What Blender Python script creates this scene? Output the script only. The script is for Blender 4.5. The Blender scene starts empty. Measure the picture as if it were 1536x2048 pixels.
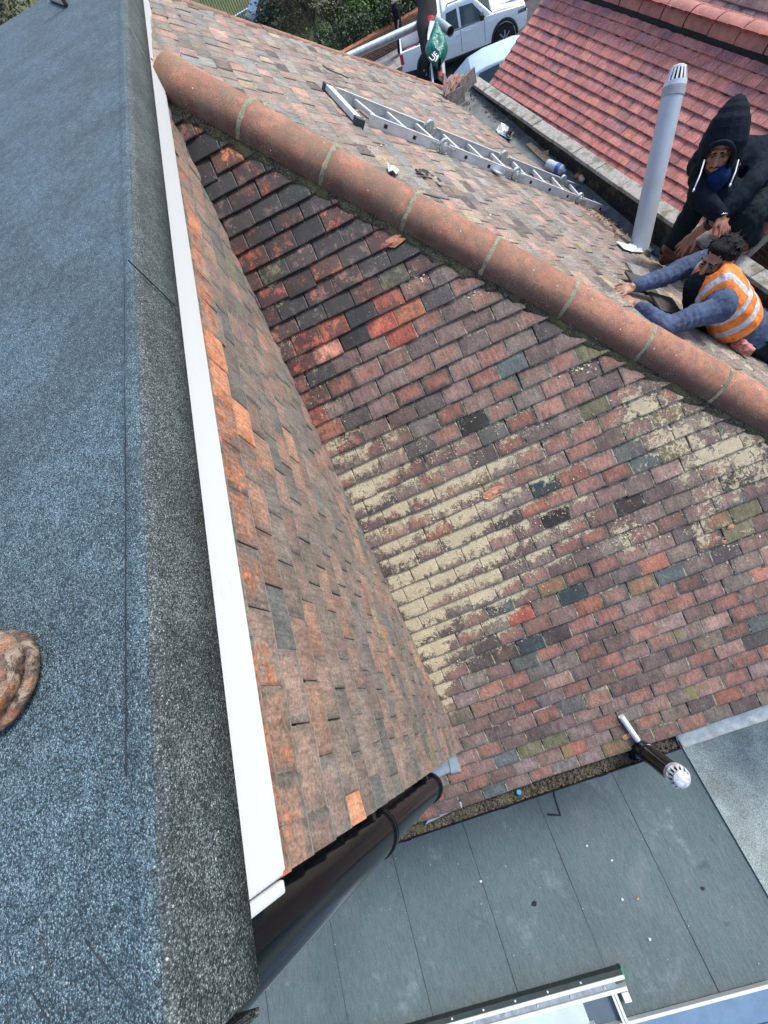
import bpy, bmesh, math, random
from mathutils import Vector, Matrix, noise as mnoise
random.seed(7)
C = bpy.context.scene.collection
sc = bpy.context.scene
rad = math.radians

# ------------------------------------------------------------------ camera
FPX = 858.0
CAMPOS = Vector((1.71315, 0.45342, 1.90963))
ROWS = [[0.29726113, 0.91362753, -0.27734555], [0.82842425, -0.39121647, -0.40082782], [-0.47470948, -0.11060925, -0.87316465]]
R0, R1, R2 = (Vector(r) for r in ROWS)
cam = bpy.data.cameras.new('camera'); camo = bpy.data.objects.new('camera', cam); C.objects.link(camo)
cam.sensor_fit = 'VERTICAL'; cam.sensor_height = 36; cam.lens = FPX * 36 / 2048
cam.clip_start = .05; cam.clip_end = 600
M = Matrix((( R0.x, -R1.x, -R2.x, CAMPOS.x), (R0.y, -R1.y, -R2.y, CAMPOS.y), (R0.z, -R1.z, -R2.z, CAMPOS.z), (0, 0, 0, 1)))
camo.matrix_world = M
sc.camera = camo
# ------------------------------------------------------------------ light
SUN_EL, SUN_ROT = 50, 200
w = bpy.data.worlds.new('World'); sc.world = w; w.use_nodes = True
wn = w.node_tree; bg = wn.nodes['Background']
sky = wn.nodes.new('ShaderNodeTexSky'); sky.sky_type = 'NISHITA'; sky.sun_disc = False
sky.sun_elevation = rad(SUN_EL); sky.air_density = 1.0; sky.dust_density = 2.0; sky.ozone_density = .6
wn.links.new(sky.outputs[0], bg.inputs[0]); bg.inputs[1].default_value = .148
sd = Vector((-0.22, 0.75, 0.0)).normalized() * math.cos(rad(SUN_EL)) + Vector((0, 0, math.sin(rad(SUN_EL))))
sky.sun_rotation = math.atan2(sd.x, sd.y)
sl = bpy.data.lights.new('sun', 'SUN'); sl.energy = 1.75; sl.angle = rad(14); sl.color = (1, .96, .9)
so = bpy.data.objects.new('sun', sl); C.objects.link(so)
so.rotation_euler = sd.to_track_quat('Z', 'Y').to_euler()
sc.view_settings.view_transform = 'Standard'; sc.view_settings.look = 'None'
sc.view_settings.gamma = 1; sc.view_settings.exposure = .90

# ------------------------------------------------------------------ helpers
def ray(px, py):
    return R0 * (px - 768) + R1 * (py - 1024) + R2 * FPX
def AT(px, py, d):                       # point at depth d metres in front of the camera's plane
    return CAMPOS + ray(px, py) * (d / FPX)
def on(px, py, n, d):                    # where the sight line meets a plane n.x = d
    r = ray(px, py); n = Vector(n)
    return CAMPOS + r * ((d - n.dot(CAMPOS)) / n.dot(r))
P = rad(37.1024); T = math.tan(P); K = -1.63
def onA(px, py, h=0): return on(px, py, (T, 0, 1), h * math.sqrt(1 + T * T))
NA = Vector((math.sin(P), 0, math.cos(P))); SA = Vector((math.cos(P), 0, -math.sin(P)))
AB = rad(2.7); EB = Vector((math.cos(AB), math.sin(AB), 0)); OB = Vector((0, -K, 0))
NB = EB.cross(Vector((1, 1, -T))).normalized(); NB = NB if NB.z > 0 else -NB
SB = NB.cross(EB).normalized(); SB = SB if SB.z < 0 else -SB
def onB(px, py, h=0): return on(px, py, NB, NB.dot(OB) + h)
def zB(x, y): return (NB.dot(OB) - NB.x * x - NB.y * y) / NB.z
XA, YA, ZA = Vector((1, 0, 0)), Vector((0, 1, 0)), Vector((0, 0, 1))

def tag(o, label=None, cat=None, group=None, kind=None):
    if label: o['label'] = label
    if cat: o['category'] = cat
    if group: o['group'] = group
    if kind: o['kind'] = kind
    return o
def thing(name, loc, label, cat, group=None):
    o = bpy.data.objects.new(name, None); C.objects.link(o); o.location = loc; o.empty_display_size = .1
    return tag(o, label, cat, group)
def root_loc(o):
    l = Vector(o.location)
    while o.parent: o = o.parent; l += Vector(o.location)
    return l
class MB:
    def __init__(s): s.v = []; s.f = []
    def add(s, vs, fs):
        b = len(s.v); s.v += [Vector(v) for v in vs]; s.f += [tuple(b + i for i in f) for f in fs]; return s
    def box(s, c, a, b, d):              # centre and three half-axis vectors
        c, a, b, d = map(Vector, (c, a, b, d))
        vs = [c + a * i + b * j + d * k for i in (-1, 1) for j in (-1, 1) for k in (-1, 1)]
        fs = [(0, 1, 3, 2), (4, 6, 7, 5), (0, 4, 5, 1), (2, 3, 7, 6), (0, 2, 6, 4), (1, 5, 7, 3)]
        if a.cross(b).dot(d) < 0: fs = [f[::-1] for f in fs]
        return s.add(vs, fs)
    def abox(s, lo, hi):
        lo, hi = Vector(lo), Vector(hi); c = (lo + hi) / 2; h = (hi - lo) / 2
        return s.box(c, (h.x, 0, 0), (0, h.y, 0), (0, 0, h.z))
    def tube(s, path, r, n=16, cap=True, ref=None, sx=1.0, a0=0., a1=2 * math.pi):
        path = [Vector(p) for p in path]
        if not isinstance(r, (list, tuple)): r = [r] * len(path)
        full = abs(a1 - a0 - 2 * math.pi) < 1e-6
        m = n if full else n + 1
        t0 = (path[1] - path[0]).normalized()
        u = Vector(ref) if ref else (ZA if abs(t0.z) < .9 else XA)
        u = (u - t0 * u.dot(t0)).normalized(); vs = []
        for i, p in enumerate(path):
            t = (path[min(i + 1, len(path) - 1)] - path[max(i - 1, 0)]).normalized()
            u = (u - t * u.dot(t)).normalized(); v = t.cross(u)
            for k in range(m):
                a = a0 + (a1 - a0) * k / n
                vs.append(p + (u * math.cos(a) + v * math.sin(a) * sx) * r[i])
        fs = []
        for i in range(len(path) - 1):
            for k in range(n if not full else n):
                k2 = (k + 1) % m if full else k + 1
                fs.append((i * m + k, i * m + k2, (i + 1) * m + k2, (i + 1) * m + k))
        if cap and full:
            fs.append(tuple(range(m))[::-1]); fs.append(tuple(range((len(path) - 1) * m, len(path) * m)))
        return s.add(vs, fs)
    def ell(s, c, rx, ry, rz, fr=None, nu=14, nv=10):
        c = Vector(c); X, Y, Z = fr if fr else (XA, YA, ZA); vs = []; fs = []
        for j in range(1, nv):
            th = math.pi * j / nv
            for i in range(nu):
                ph = 2 * math.pi * i / nu
                vs.append(c + X * (rx * math.sin(th) * math.cos(ph)) + Y * (ry * math.sin(th) * math.sin(ph)) + Z * (rz * math.cos(th)))
        for j in range(nv - 2):
            for i in range(nu):
                i2 = (i + 1) % nu; fs.append((j * nu + i, (j + 1) * nu + i, (j + 1) * nu + i2, j * nu + i2))
        t = len(vs); vs.append(c + Z * rz); b = len(vs); vs.append(c - Z * rz)
        for i in range(nu):
            i2 = (i + 1) % nu; fs.append((t, i, i2)); fs.append((b, (nv - 2) * nu + i2, (nv - 2) * nu + i))
        if X.cross(Y).dot(Z) < 0: fs = [f[::-1] for f in fs]
        return s.add(vs, fs)
    def cap(s, a, b, ra, rb, n=12):      # tapered capsule
        a, b = Vector(a), Vector(b); d = (b - a); L = d.length
        if L < 1e-6: return s.ell(a, ra, ra, ra)
        t = d / L; path = []; rr = []
        for k in (88, 60, 30): path.append(a - t * ra * math.sin(rad(k))); rr.append(ra * math.cos(rad(k)))
        path.append(a); rr.append(ra); path.append((a + b) / 2); rr.append((ra + rb) / 2); path.append(b); rr.append(rb)
        for k in (30, 60, 88): path.append(b + t * rb * math.sin(rad(k))); rr.append(rb * math.cos(rad(k)))
        return s.tube(path, rr, n)
    def limb(s, pts, rs):
        for i in range(len(pts) - 1): s.cap(pts[i], pts[i + 1], rs[i], rs[i + 1])
        return s
    def poly(s, pts, up, th):            # prism from a polygon, thickness th along -up
        pts = [Vector(p) for p in pts]; up = Vector(up); n = len(pts)
        nr = Vector((0, 0, 0))
        for i in range(n): nr += pts[i].cross(pts[(i + 1) % n])
        if nr.dot(up) < 0: pts = pts[::-1]
        vs = pts + [p - up * th for p in pts]
        fs = [tuple(range(n)), tuple(range(n, 2 * n))[::-1]] + [(i, i + n, (i + 1) % n + n, (i + 1) % n) for i in range(n)]
        return s.add(vs, fs)
    def build(s, name, m, parent=None, smooth=False, bevel=0, segs=2):
        me = bpy.data.meshes.new(name); l = root_loc(parent) if parent else Vector((0, 0, 0))
        me.from_pydata([tuple(v - l) for v in s.v], [], s.f); me.update()
        o = bpy.data.objects.new(name, me); C.objects.link(o)
        if m: me.materials.append(m)
        if parent: o.parent = parent
        if smooth:
            for p in me.polygons: p.use_smooth = True
            if smooth != 'all':
                try: me.set_sharp_from_angle(angle=rad(40))
                except Exception: pass
        if bevel:
            b = o.modifiers.new('bevel', 'BEVEL'); b.width = bevel; b.segments = segs; b.limit_method = 'ANGLE'
        return o
def blob(mb, name, m, parent, voxel=.006, smooth=4, disp=None):
    """closed overlapping solids fused into one continuous skin"""
    o = mb.build(name, m, parent)
    r = o.modifiers.new('remesh', 'REMESH'); r.mode = 'VOXEL'; r.voxel_size = voxel; r.use_smooth_shade = True
    if smooth:
        q = o.modifiers.new('smooth', 'SMOOTH'); q.iterations = smooth; q.factor = .6
    if disp:
        tx = bpy.data.textures.new(name + '_folds', 'CLOUDS'); tx.noise_scale = disp[1]; tx.noise_depth = 2
        d = o.modifiers.new('folds', 'DISPLACE'); d.texture = tx; d.strength = disp[0]; d.mid_level = .5; d.texture_coords = 'LOCAL'
    return o
def bake(o):
    dg = bpy.context.evaluated_depsgraph_get(); dg.update()
    me = bpy.data.meshes.new_from_object(o.evaluated_get(dg)); old = o.data
    o.modifiers.clear(); o.data = me
    return o

# ------------------------------------------------------------------ materials
def mat(name): 
    m = bpy.data.materials.new(name); m.use_nodes = True; return m
class NT:
    def __init__(s, m):
        s.m = m; s.t = m.node_tree; s.b = s.t.nodes['Principled BSDF']; s.tc = None
    def n(s, typ, ins=None, **kw):
        nd = s.t.nodes.new(typ)
        for k, v in kw.items(): setattr(nd, k, v)
        for k, v in (ins or {}).items():
            i = nd.inputs[k]
            if isinstance(v, bpy.types.NodeSocket): s.t.links.new(v, i)
            elif isinstance(v, tuple) and len(v) == 3 and i.type == 'RGBA': i.default_value = (*v, 1)
            else: i.default_value = v
        return nd
    def co(s, scale=None):
        if not s.tc: s.tc = s.n('ShaderNodeTexCoord')
        if scale is None: return s.tc.outputs['Object']
        return s.n('ShaderNodeMapping', {'Vector': s.tc.outputs['Object'], 'Scale': scale}).outputs[0]
    def noise(s, sc_, det=4, rough=.55, co=None, dist=0):
        return s.n('ShaderNodeTexNoise', {'Vector': co or s.co(), 'Scale': sc_, 'Detail': det, 'Roughness': rough, 'Distortion': dist}).outputs[0]
    def vor(s, sc_, co=None, out='Distance', feat='F1'):
        return s.n('ShaderNodeTexVoronoi', {'Vector': co or s.co(), 'Scale': sc_}, feature=feat).outputs[out]
    def math(s, op, a, b=0., c=0., clamp=False):
        nd = s.t.nodes.new('ShaderNodeMath'); nd.operation = op; nd.use_clamp = clamp
        for i, v in enumerate((a, b, c)):
            if isinstance(v, bpy.types.NodeSocket): s.t.links.new(v, nd.inputs[i])
            else: nd.inputs[i].default_value = v
        return nd.outputs[0]
    def ss(s, v, a, b, lo=0., hi=1.):
        return s.n('ShaderNodeMapRange', {'Value': v, 'From Min': a, 'From Max': b, 'To Min': lo, 'To Max': hi}, interpolation_type='SMOOTHSTEP').outputs[0]
    def mix(s, f, a, b, mode='MIX'):
        nd = s.t.nodes.new('ShaderNodeMix'); nd.data_type = 'RGBA'; nd.blend_type = mode
        for i, v in ((0, f), (6, a), (7, b)):
            if isinstance(v, bpy.types.NodeSocket): s.t.links.new(v, nd.inputs[i])
            elif i: nd.inputs[i].default_value = (*v, 1) if isinstance(v, tuple) else (v, v, v, 1)
            else: nd.inputs[0].default_value = v
        return nd.outputs[2]
    def attr(s, nm, out='Color'): return s.n('ShaderNodeAttribute', attribute_name=nm).outputs[out]
    def sep(s, v): return s.n('ShaderNodeSeparateXYZ', {'Vector': v}).outputs
    def fin(s, col, rough=.7, bump=None, dist=.002, strength=.6, **kw):
        def st(k, v):
            if isinstance(v, bpy.types.NodeSocket): s.t.links.new(v, s.b.inputs[k])
            else: s.b.inputs[k].default_value = (*v, 1) if isinstance(v, tuple) else v
        st('Base Color', col); st('Roughness', rough)
        for k, v in kw.items(): st(k, v)
        if bump is not None:
            b = s.n('ShaderNodeBump', {'Height': bump, 'Distance': dist, 'Strength': strength})
            s.t.links.new(b.outputs[0], s.b.inputs['Normal'])
        return s.m
def simple(name, col, rough=.6, var=.25, sc_=12, metal=0., bump=.3, bsc=60, spec=None, dist=.002):
    x = NT(mat(name)); n1 = x.noise(sc_, 5, .6); n2 = x.noise(bsc, 3)
    f = x.ss(n1, .3, .7, 1 - var, 1 + var)
    g = x.ss(n2, .3, .7, 1 - var * .4, 1 + var * .4)
    c = x.mix(1., x.mix(1., col, f, 'MULTIPLY'), g, 'MULTIPLY')
    kw = {'Metallic': metal}
    if spec is not None: kw['Specular IOR Level'] = spec
    return x.fin(c, rough, n2, dist, bump, **kw)

def tile_material(name, blush=(.36, .135, .085), rimdark=.5, bamt=.5, cream=(.62, .54, .37), speck=.5, rough=.78, wear=0., edgec=0., patch=(.38, .095, .045), sootk=1., gate=.48):
    x = NT(mat(name))
    tc = x.attr('tcol'); al = x.attr('tcol', 'Alpha'); dd = x.attr('tdat'); crust = x.sep(dd)[2]; lich = x.sep(dd)[0]; moss = x.sep(dd)[1]; dark = x.attr('tdat', 'Alpha')
    uv = x.sep(x.attr('tuv', 'Vector')); u, v = uv[0], uv[1]
    nb = x.noise(9, 4, .6); nm = x.noise(28, 5, .65); nf = x.noise(120, 4, .7); ng = x.noise(210, 3, .75)
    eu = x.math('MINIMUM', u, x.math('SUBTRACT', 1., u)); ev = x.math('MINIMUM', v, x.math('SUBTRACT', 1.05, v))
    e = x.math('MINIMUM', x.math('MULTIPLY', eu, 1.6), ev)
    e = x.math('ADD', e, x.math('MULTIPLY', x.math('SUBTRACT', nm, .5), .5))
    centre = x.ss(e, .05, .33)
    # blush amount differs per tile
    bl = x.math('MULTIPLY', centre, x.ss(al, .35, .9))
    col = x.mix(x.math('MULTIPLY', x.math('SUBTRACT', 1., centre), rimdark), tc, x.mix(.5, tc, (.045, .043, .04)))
    red_ = x.math('MULTIPLY', x.ss(x.math('ADD', x.noise(13, 5, .7, dist=.8), x.math('MULTIPLY', x.math('SUBTRACT', dark, .6), .22)), .53, .66), x.math('MULTIPLY', x.ss(dark, .1, .55), x.ss(al, gate, gate + .15)))
    col = x.mix(x.math('MULTIPLY', bl, x.math('ADD', bamt, x.math('MULTIPLY', dark, .12))), col, blush)
    col = x.mix(x.math('MULTIPLY', red_, .78), col, x.mix(x.ss(nm, .4, .6), patch, tuple(c * .55 for c in patch)))
    # streaks down the slope, stain patches
    st = x.noise(1., 3, .6, co=x.n('ShaderNodeCombineXYZ', {'X': x.math('MULTIPLY', u, 14.), 'Y': x.math('MULTIPLY', v, 1.6), 'Z': x.math('MULTIPLY', al, 50.)}).outputs[0])
    col = x.mix(1., col, x.ss(st, .25, .75, .72, 1.25), 'MULTIPLY')
    col = x.mix(1., col, x.ss(nb, .3, .7, .8, 1.2), 'MULTIPLY')
    col = x.mix(1., col, x.ss(nf, .25, .75, .6, 1.4), 'MULTIPLY')
    soot = x.math('MULTIPLY', x.ss(x.math('ADD', x.noise(17, 5, .7), x.math('MULTIPLY', dark, .19 * sootk)), .56, .68), x.math('ADD', .25, x.math('MULTIPLY', dark, .6 * sootk)), clamp=True)
    col = x.mix(soot, col, (.018, .019, .02))
    # moss
    mm = x.ss(x.math('ADD', x.math('MULTIPLY', moss, 1.), x.math('MULTIPLY', nm, .5)), .62, .95)
    col = x.mix(x.math('MULTIPLY', mm, .8), col, x.mix(nf, (.10, .10, .03), (.30, .25, .08)))
    hgt = nf
    # lichen: builds up under the tail of the course above, breaks into grains at its edge
    a = x.math('ADD', x.math('MULTIPLY', lich, .88), x.math('MULTIPLY', x.math('SUBTRACT', v, .62), .95))
    a = x.math('ADD', a, x.math('ADD', x.math('MULTIPLY', x.math('SUBTRACT', nm, .5), 2.0), x.math('MULTIPLY', x.math('SUBTRACT', nb, .5), 1.5)))
    a = x.math('ADD', a, x.math('MULTIPLY', x.math('SUBTRACT', ng, .5), 2.0))
    lm = x.ss(a, .62, .78)
    lm = x.math('MULTIPLY', lm, x.ss(lich, .05, .25))
    ca = x.math('ADD', x.math('ADD', x.math('MULTIPLY', crust, .24), x.math('ADD', x.math('MULTIPLY', x.noise(24, 7, .78, dist=1.2), 1.), x.math('MULTIPLY', x.math('SUBTRACT', nb, .5), .45))), x.math('MULTIPLY', x.math('SUBTRACT', ng, .5), .35))
    cm = x.math('MULTIPLY', x.ss(ca, .70, .76), x.ss(crust, .03, .2))
    lm = x.math('MAXIMUM', lm, cm)
    lc = x.mix(x.ss(ng, .34, .56), tuple(c * .38 for c in cream), cream)
    lc = x.mix(x.ss(x.noise(22, 5, .7), .42, .66, 0, .6), lc, tuple(c * .62 for c in cream)); lc = x.mix(x.ss(nb, .4, .65, 0, .45), lc, (.36, .31, .22))
    col = x.mix(lm, col, lc)
    # pale specks
    d = x.vor(150); sp = x.math('MULTIPLY', x.ss(d, .16, .26, 1, 0), x.ss(x.noise(20, 3), .5, .62))
    d2 = x.vor(46); n2 = x.vor(46, out='Color'); sp2 = x.math('MULTIPLY', x.ss(d2, .10, .16, 1, 0), x.ss(x.sep(n2)[0], .80, .82))
    sp = x.math('MAXIMUM', sp, sp2)
    col = x.mix(x.math('MULTIPLY', sp, speck), col, (.52, .48, .42))
    if edgec:
        em = x.math('MULTIPLY', x.math('MAXIMUM', x.ss(v, .86, .97), x.ss(eu, .035, .012)), x.ss(x.math('ADD', x.noise(16, 4, .7), x.math('MULTIPLY', x.math('SUBTRACT', ng, .5), .5)), .50, .58)); col = x.mix(x.math('MULTIPLY', x.math('MULTIPLY', em, edgec), x.ss(dark, .6, .15)), col, cream)
    if wear: col = x.mix(x.math('MULTIPLY', x.math('MULTIPLY', x.ss(v, .03, .10, 1, 0), wear), x.ss(nm, .35, .6)), col, (.34, .31, .26))
    h = x.math('ADD', x.math('MULTIPLY', nf, .5), x.math('ADD', x.math('MULTIPLY', lm, 1.6), x.math('MULTIPLY', ng, .4)))
    rg = x.math('SUBTRACT', rough, x.math('MULTIPLY', dark, .22))
    rg = x.math('MAXIMUM', rg, x.math('MULTIPLY', lm, .95))
    return x.fin(col, rg, h, .0035, .7)

M_tileA = tile_material('weathered_clay_tile', edgec=.6)
M_tileB = tile_material('pale_weathered_tile', bamt=.25, blush=(.42, .25, .19), rimdark=.25, cream=(.54, .48, .36), speck=.6, rough=.85)
M_cheek = tile_material('hung_clay_tile', blush=(.40, .20, .13), bamt=.28, rimdark=.3, cream=(.45, .42, .32), speck=.3, rough=.75, wear=.8, patch=(.52, .20, .10), sootk=.25, gate=.1)
M_red = tile_material('pinkish_red_concrete_tile', blush=(.52, .21, .17), bamt=.3, rimdark=.05, speck=.12, rough=.8)

def felt_material(name, lo, mid, hi, scale, bright=.12, bump=.8):
    x = NT(mat(name))
    c1 = x.n('ShaderNodeTexVoronoi', {'Vector': x.co(), 'Scale': scale, 'Randomness': 1.}); r = x.sep(c1.outputs['Color'])[0]; d = c1.outputs['Distance']
    big = x.noise(5, 4, .6); med = x.noise(40, 3)
    f = x.math('ADD', r, x.math('MULTIPLY', x.math('SUBTRACT', med, .5), .6))
    col = x.mix(x.ss(f, .1, .6), lo, mid); col = x.mix(x.ss(f, .62, 1.0), col, hi)
    col = x.mix(1., col, x.ss(d, .2, .6, 1.12, .45), 'MULTIPLY')
    col = x.mix(1., col, x.ss(big, .3, .7, .82, 1.2), 'MULTIPLY'); stn = x.ss(x.noise(2.3, 6, .75, dist=1.5), .56, .68, 0, .38); col = x.mix(stn, col, tuple(c * 1.2 for c in lo)); col = x.mix(x.ss(x.noise(3.1, 5, .7), .6, .74, 0, .22), col, hi)
    sp = x.math('MULTIPLY', x.ss(x.sep(c1.outputs['Color'])[1], .985, .99), bright * 3, clamp=True)
    col = x.mix(sp, col, (.75, .78, .78))
    h = x.math('ADD', x.math('MULTIPLY', x.math('SUBTRACT', 1., d), 1.), x.math('MULTIPLY', r, .8))
    return x.fin(col, x.ss(r, 0, 1, .55, .9), h, .0015, bump)
M_felt = felt_material('blue_grey_mineral_felt', (.022, .045, .058), (.105, .175, .212), (.235, .335, .38), 540)
M_felt2 = felt_material('green_grey_mineral_felt', (.022, .033, .035), (.095, .128, .132), (.24, .29, .29), 500)
M_felt_pale = felt_material('pale_green_felt', (.34, .43, .41), (.44, .54, .52), (.54, .63, .61), 170, .02, .3)

def lowroof_material():
    x = NT(mat('worn_dark_felt'))
    co = x.co((1.0, 7., 1.)); st = x.noise(9, 6, .7, co=co); b = x.noise(1.1, 4, .6); f = x.noise(60, 4, .7)
    col = x.mix(x.ss(b, .35, .7), (.082, .118, .124), (.118, .155, .160))
    col = x.mix(x.ss(x.noise(.7, 3), .4, .65), col, (.10, .145, .15))
    col = x.mix(1., col, x.ss(st, .3, .7, .82, 1.2), 'MULTIPLY'); col = x.mix(1., col, x.ss(f, .3, .7, .85, 1.15), 'MULTIPLY')
    d = x.vor(14); c = x.sep(x.vor(14, out='Color'))[0]
    col = x.mix(x.math('MULTIPLY', x.ss(d, .03, .09, 1, 0), x.ss(c, .85, .9)), col, (.3, .32, .3))
    p = x.ss(x.noise(3.3, 6, .75), .56, .72, 0, .5); col = x.mix(p, col, (.24, .30, .30)); q = x.ss(x.noise(1.7, 6, .7, dist=1.), .55, .75, 0, .4); col = x.mix(q, col, (.20, .24, .27)); col = x.mix(x.ss(x.noise(2.4, 5, .8, dist=.5), .62, .7, 0, .5), col, (.045, .06, .07))
    return x.fin(col, .75, f, .002, .4)
M_low = lowroof_material()

def hip_material():
    x = NT(mat('old_terracotta'))
    n = x.noise(5, 5, .65); m_ = x.noise(24, 5, .7); f = x.noise(190, 3, .7)
    g = x.sep(x.attr('tuv', 'Vector'))          # x: along, y: angle from rear eave side (0) over the top (.5)
    col = x.mix(x.ss(n, .35, .65), (.27, .115, .075), (.42, .19, .115))
    col = x.mix(x.ss(m_, .45, .66, 0, .7), col, (.18, .115, .09)); col = x.mix(x.ss(x.noise(7, 6, .75, dist=1.), .56, .68, 0, .6), col, (.10, .07, .055))
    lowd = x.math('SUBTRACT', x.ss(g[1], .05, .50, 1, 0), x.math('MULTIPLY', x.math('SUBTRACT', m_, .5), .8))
    col = x.mix(x.ss(lowd, .25, .9, 0, .85), col, (.085, .05, .045))      # soot crust, with the shade of the unlit side painted in
    col = x.mix(1., col, x.ss(f, .25, .75, .68, 1.35), 'MULTIPLY')
    gr = x.math('MULTIPLY', x.ss(g[0], 1.2, 3.2, 1, 0), x.ss(x.noise(9, 4), .4, .6)); col = x.mix(x.math('MULTIPLY', gr, .55), col, (.16, .13, .085))
    d = x.vor(170); sp = x.math('MULTIPLY', x.ss(d, .15, .3, 1, 0), x.ss(x.noise(14, 4), .44, .62)); col = x.mix(x.math('MULTIPLY', sp, .6), col, (.60, .52, .45))
    d2 = x.vor(30); c2 = x.sep(x.vor(30, out='Color'))[0]; col = x.mix(x.math('MULTIPLY', x.ss(x.math('ADD', d2, x.math('MULTIPLY', f, .08)), .11, .17, 1, 0), x.ss(c2, .86, .88)), col, (.62, .58, .52))
    return x.fin(col, .8, x.math('ADD', f, x.math('MULTIPLY', m_, 2.)), .002, .5)
M_hip = hip_material()
def mortar_material(name, a, b, c, g=.4):
    x = NT(mat(name)); n = x.noise(30, 6, .75); f = x.noise(120, 4, .7); k = x.noise(9, 4)
    col = x.mix(x.ss(n, .35, .6), a, b); col = x.mix(x.ss(f, .5, .7, 0, g), col, c); col = x.mix(x.ss(k, .5, .65, 0, .6), col, (.11, .11, .045))
    return x.fin(col, .95, x.math('ADD', n, f), .008, .9)
M_mortar = mortar_material('mossy_mortar', (.010, .010, .009), (.055, .053, .035), (.40, .37, .28))
M_joint = mortar_material('pale_joint_mortar', (.26, .25, .18), (.40, .38, .27), (.5, .48, .38), .5)
M_mortar2 = mortar_material('grey_bedding_mortar', (.10, .09, .06), (.24, .21, .15), (.42, .39, .30))
M_white = simple('white_upvc', (.64, .68, .70), .32, .03, 3, bump=.04, bsc=25)
_x = NT(mat('grubby_white_board')); _n = _x.noise(6, 6, .75, dist=1.2); _s = _x.noise(30, 5, .8, co=_x.co((.4, 1, 3)))
_c = _x.mix(_x.ss(_n, .55, .72, 0, .22), (.64, .68, .70), (.45, .46, .43)); _c = _x.mix(_x.ss(_s, .66, .74, 0, .5), _c, (.38, .38, .35))
M_fascia = _x.fin(_c, .34, _n, .001, .2)
M_black = simple('gloss_black_plastic', (.004, .006, .008), .17, .2, 8, bump=.03, bsc=20, spec=.35)
M_lead = simple('grey_lead', (.34, .39, .41), .45, .2, 14, metal=.35, bump=.5, bsc=30)
M_alu = simple('brushed_aluminium', (.64, .68, .69), .42, .10, 20, metal=.12, bump=.15)
M_hinge = simple('galvanised_hinge', (.46, .51, .49), .38, .25, 50, metal=.25, bump=.4)
M_darkplastic = simple('dark_grey_rubber', (.045, .055, .06), .6, .2)
M_coping = mortar_material('lichened_concrete', (.30, .29, .26), (.46, .45, .41), (.6, .59, .55), .6)
M_wallblack = mortar_material('black_bitumen_render', (.006, .008, .008), (.028, .034, .032), (.20, .20, .16), .25)
M_gutterfloor = simple('dusty_grey_felt', (.16, .17, .165), .9, .35, 5, bump=.6)
M_pipegrey = simple('pale_blue_grey_pipe', (.44, .50, .56), .35, .06, 6, bump=.05)
M_deck = simple('dark_roof_deck', (.03, .03, .03), .9)
def brick_material(name='red_brick', a=(.28, .10, .06), b=(.19, .075, .05), sc_=1.):
    x = NT(mat(name)); c = x.co(); s_ = x.sep(c)
    v = x.n('ShaderNodeCombineXYZ', {'X': x.math('ADD', s_[0], s_[1]), 'Y': s_[2], 'Z': 0.}).outputs[0]
    br = x.n('ShaderNodeTexBrick', {'Vector': v, 'Color1': (*a, 1), 'Color2': (*b, 1), 'Mortar': (.3, .28, .24, 1), 'Scale': 1., 'Mortar Size': .01, 'Brick Width': .225, 'Row Height': .075})
    n = x.noise(14, 5, .6); col = x.mix(1., br.outputs[0], x.ss(n, .3, .7, .7, 1.25), 'MULTIPLY')
    return x.fin(col, .85, br.outputs[1], -.004, .5)
M_brick = brick_material()
M_wood = simple('raw_pine', (.55, .40, .22), .7, .15, 20)
M_skin = simple('brown_skin', (.32, .155, .095), .5, .12, 30, bump=.15, bsc=220)
M_hair = simple('black_hair', (.006, .0055, .0055), .7, .5, 90, bump=1., bsc=160, dist=.006, spec=.2)
M_glass = simple('dark_window_glass', (.10, .14, .17), .08, .1, 3, bump=0)
M_tyre = simple('black_tyre', (.012, .012, .013), .8, .2)
M_blackbar = simple('black_painted_metal', (.01, .01, .011), .35, .2)
M_galv = simple('galvanised_tube', (.42, .48, .50), .45, .15, 20, metal=.4)

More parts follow.
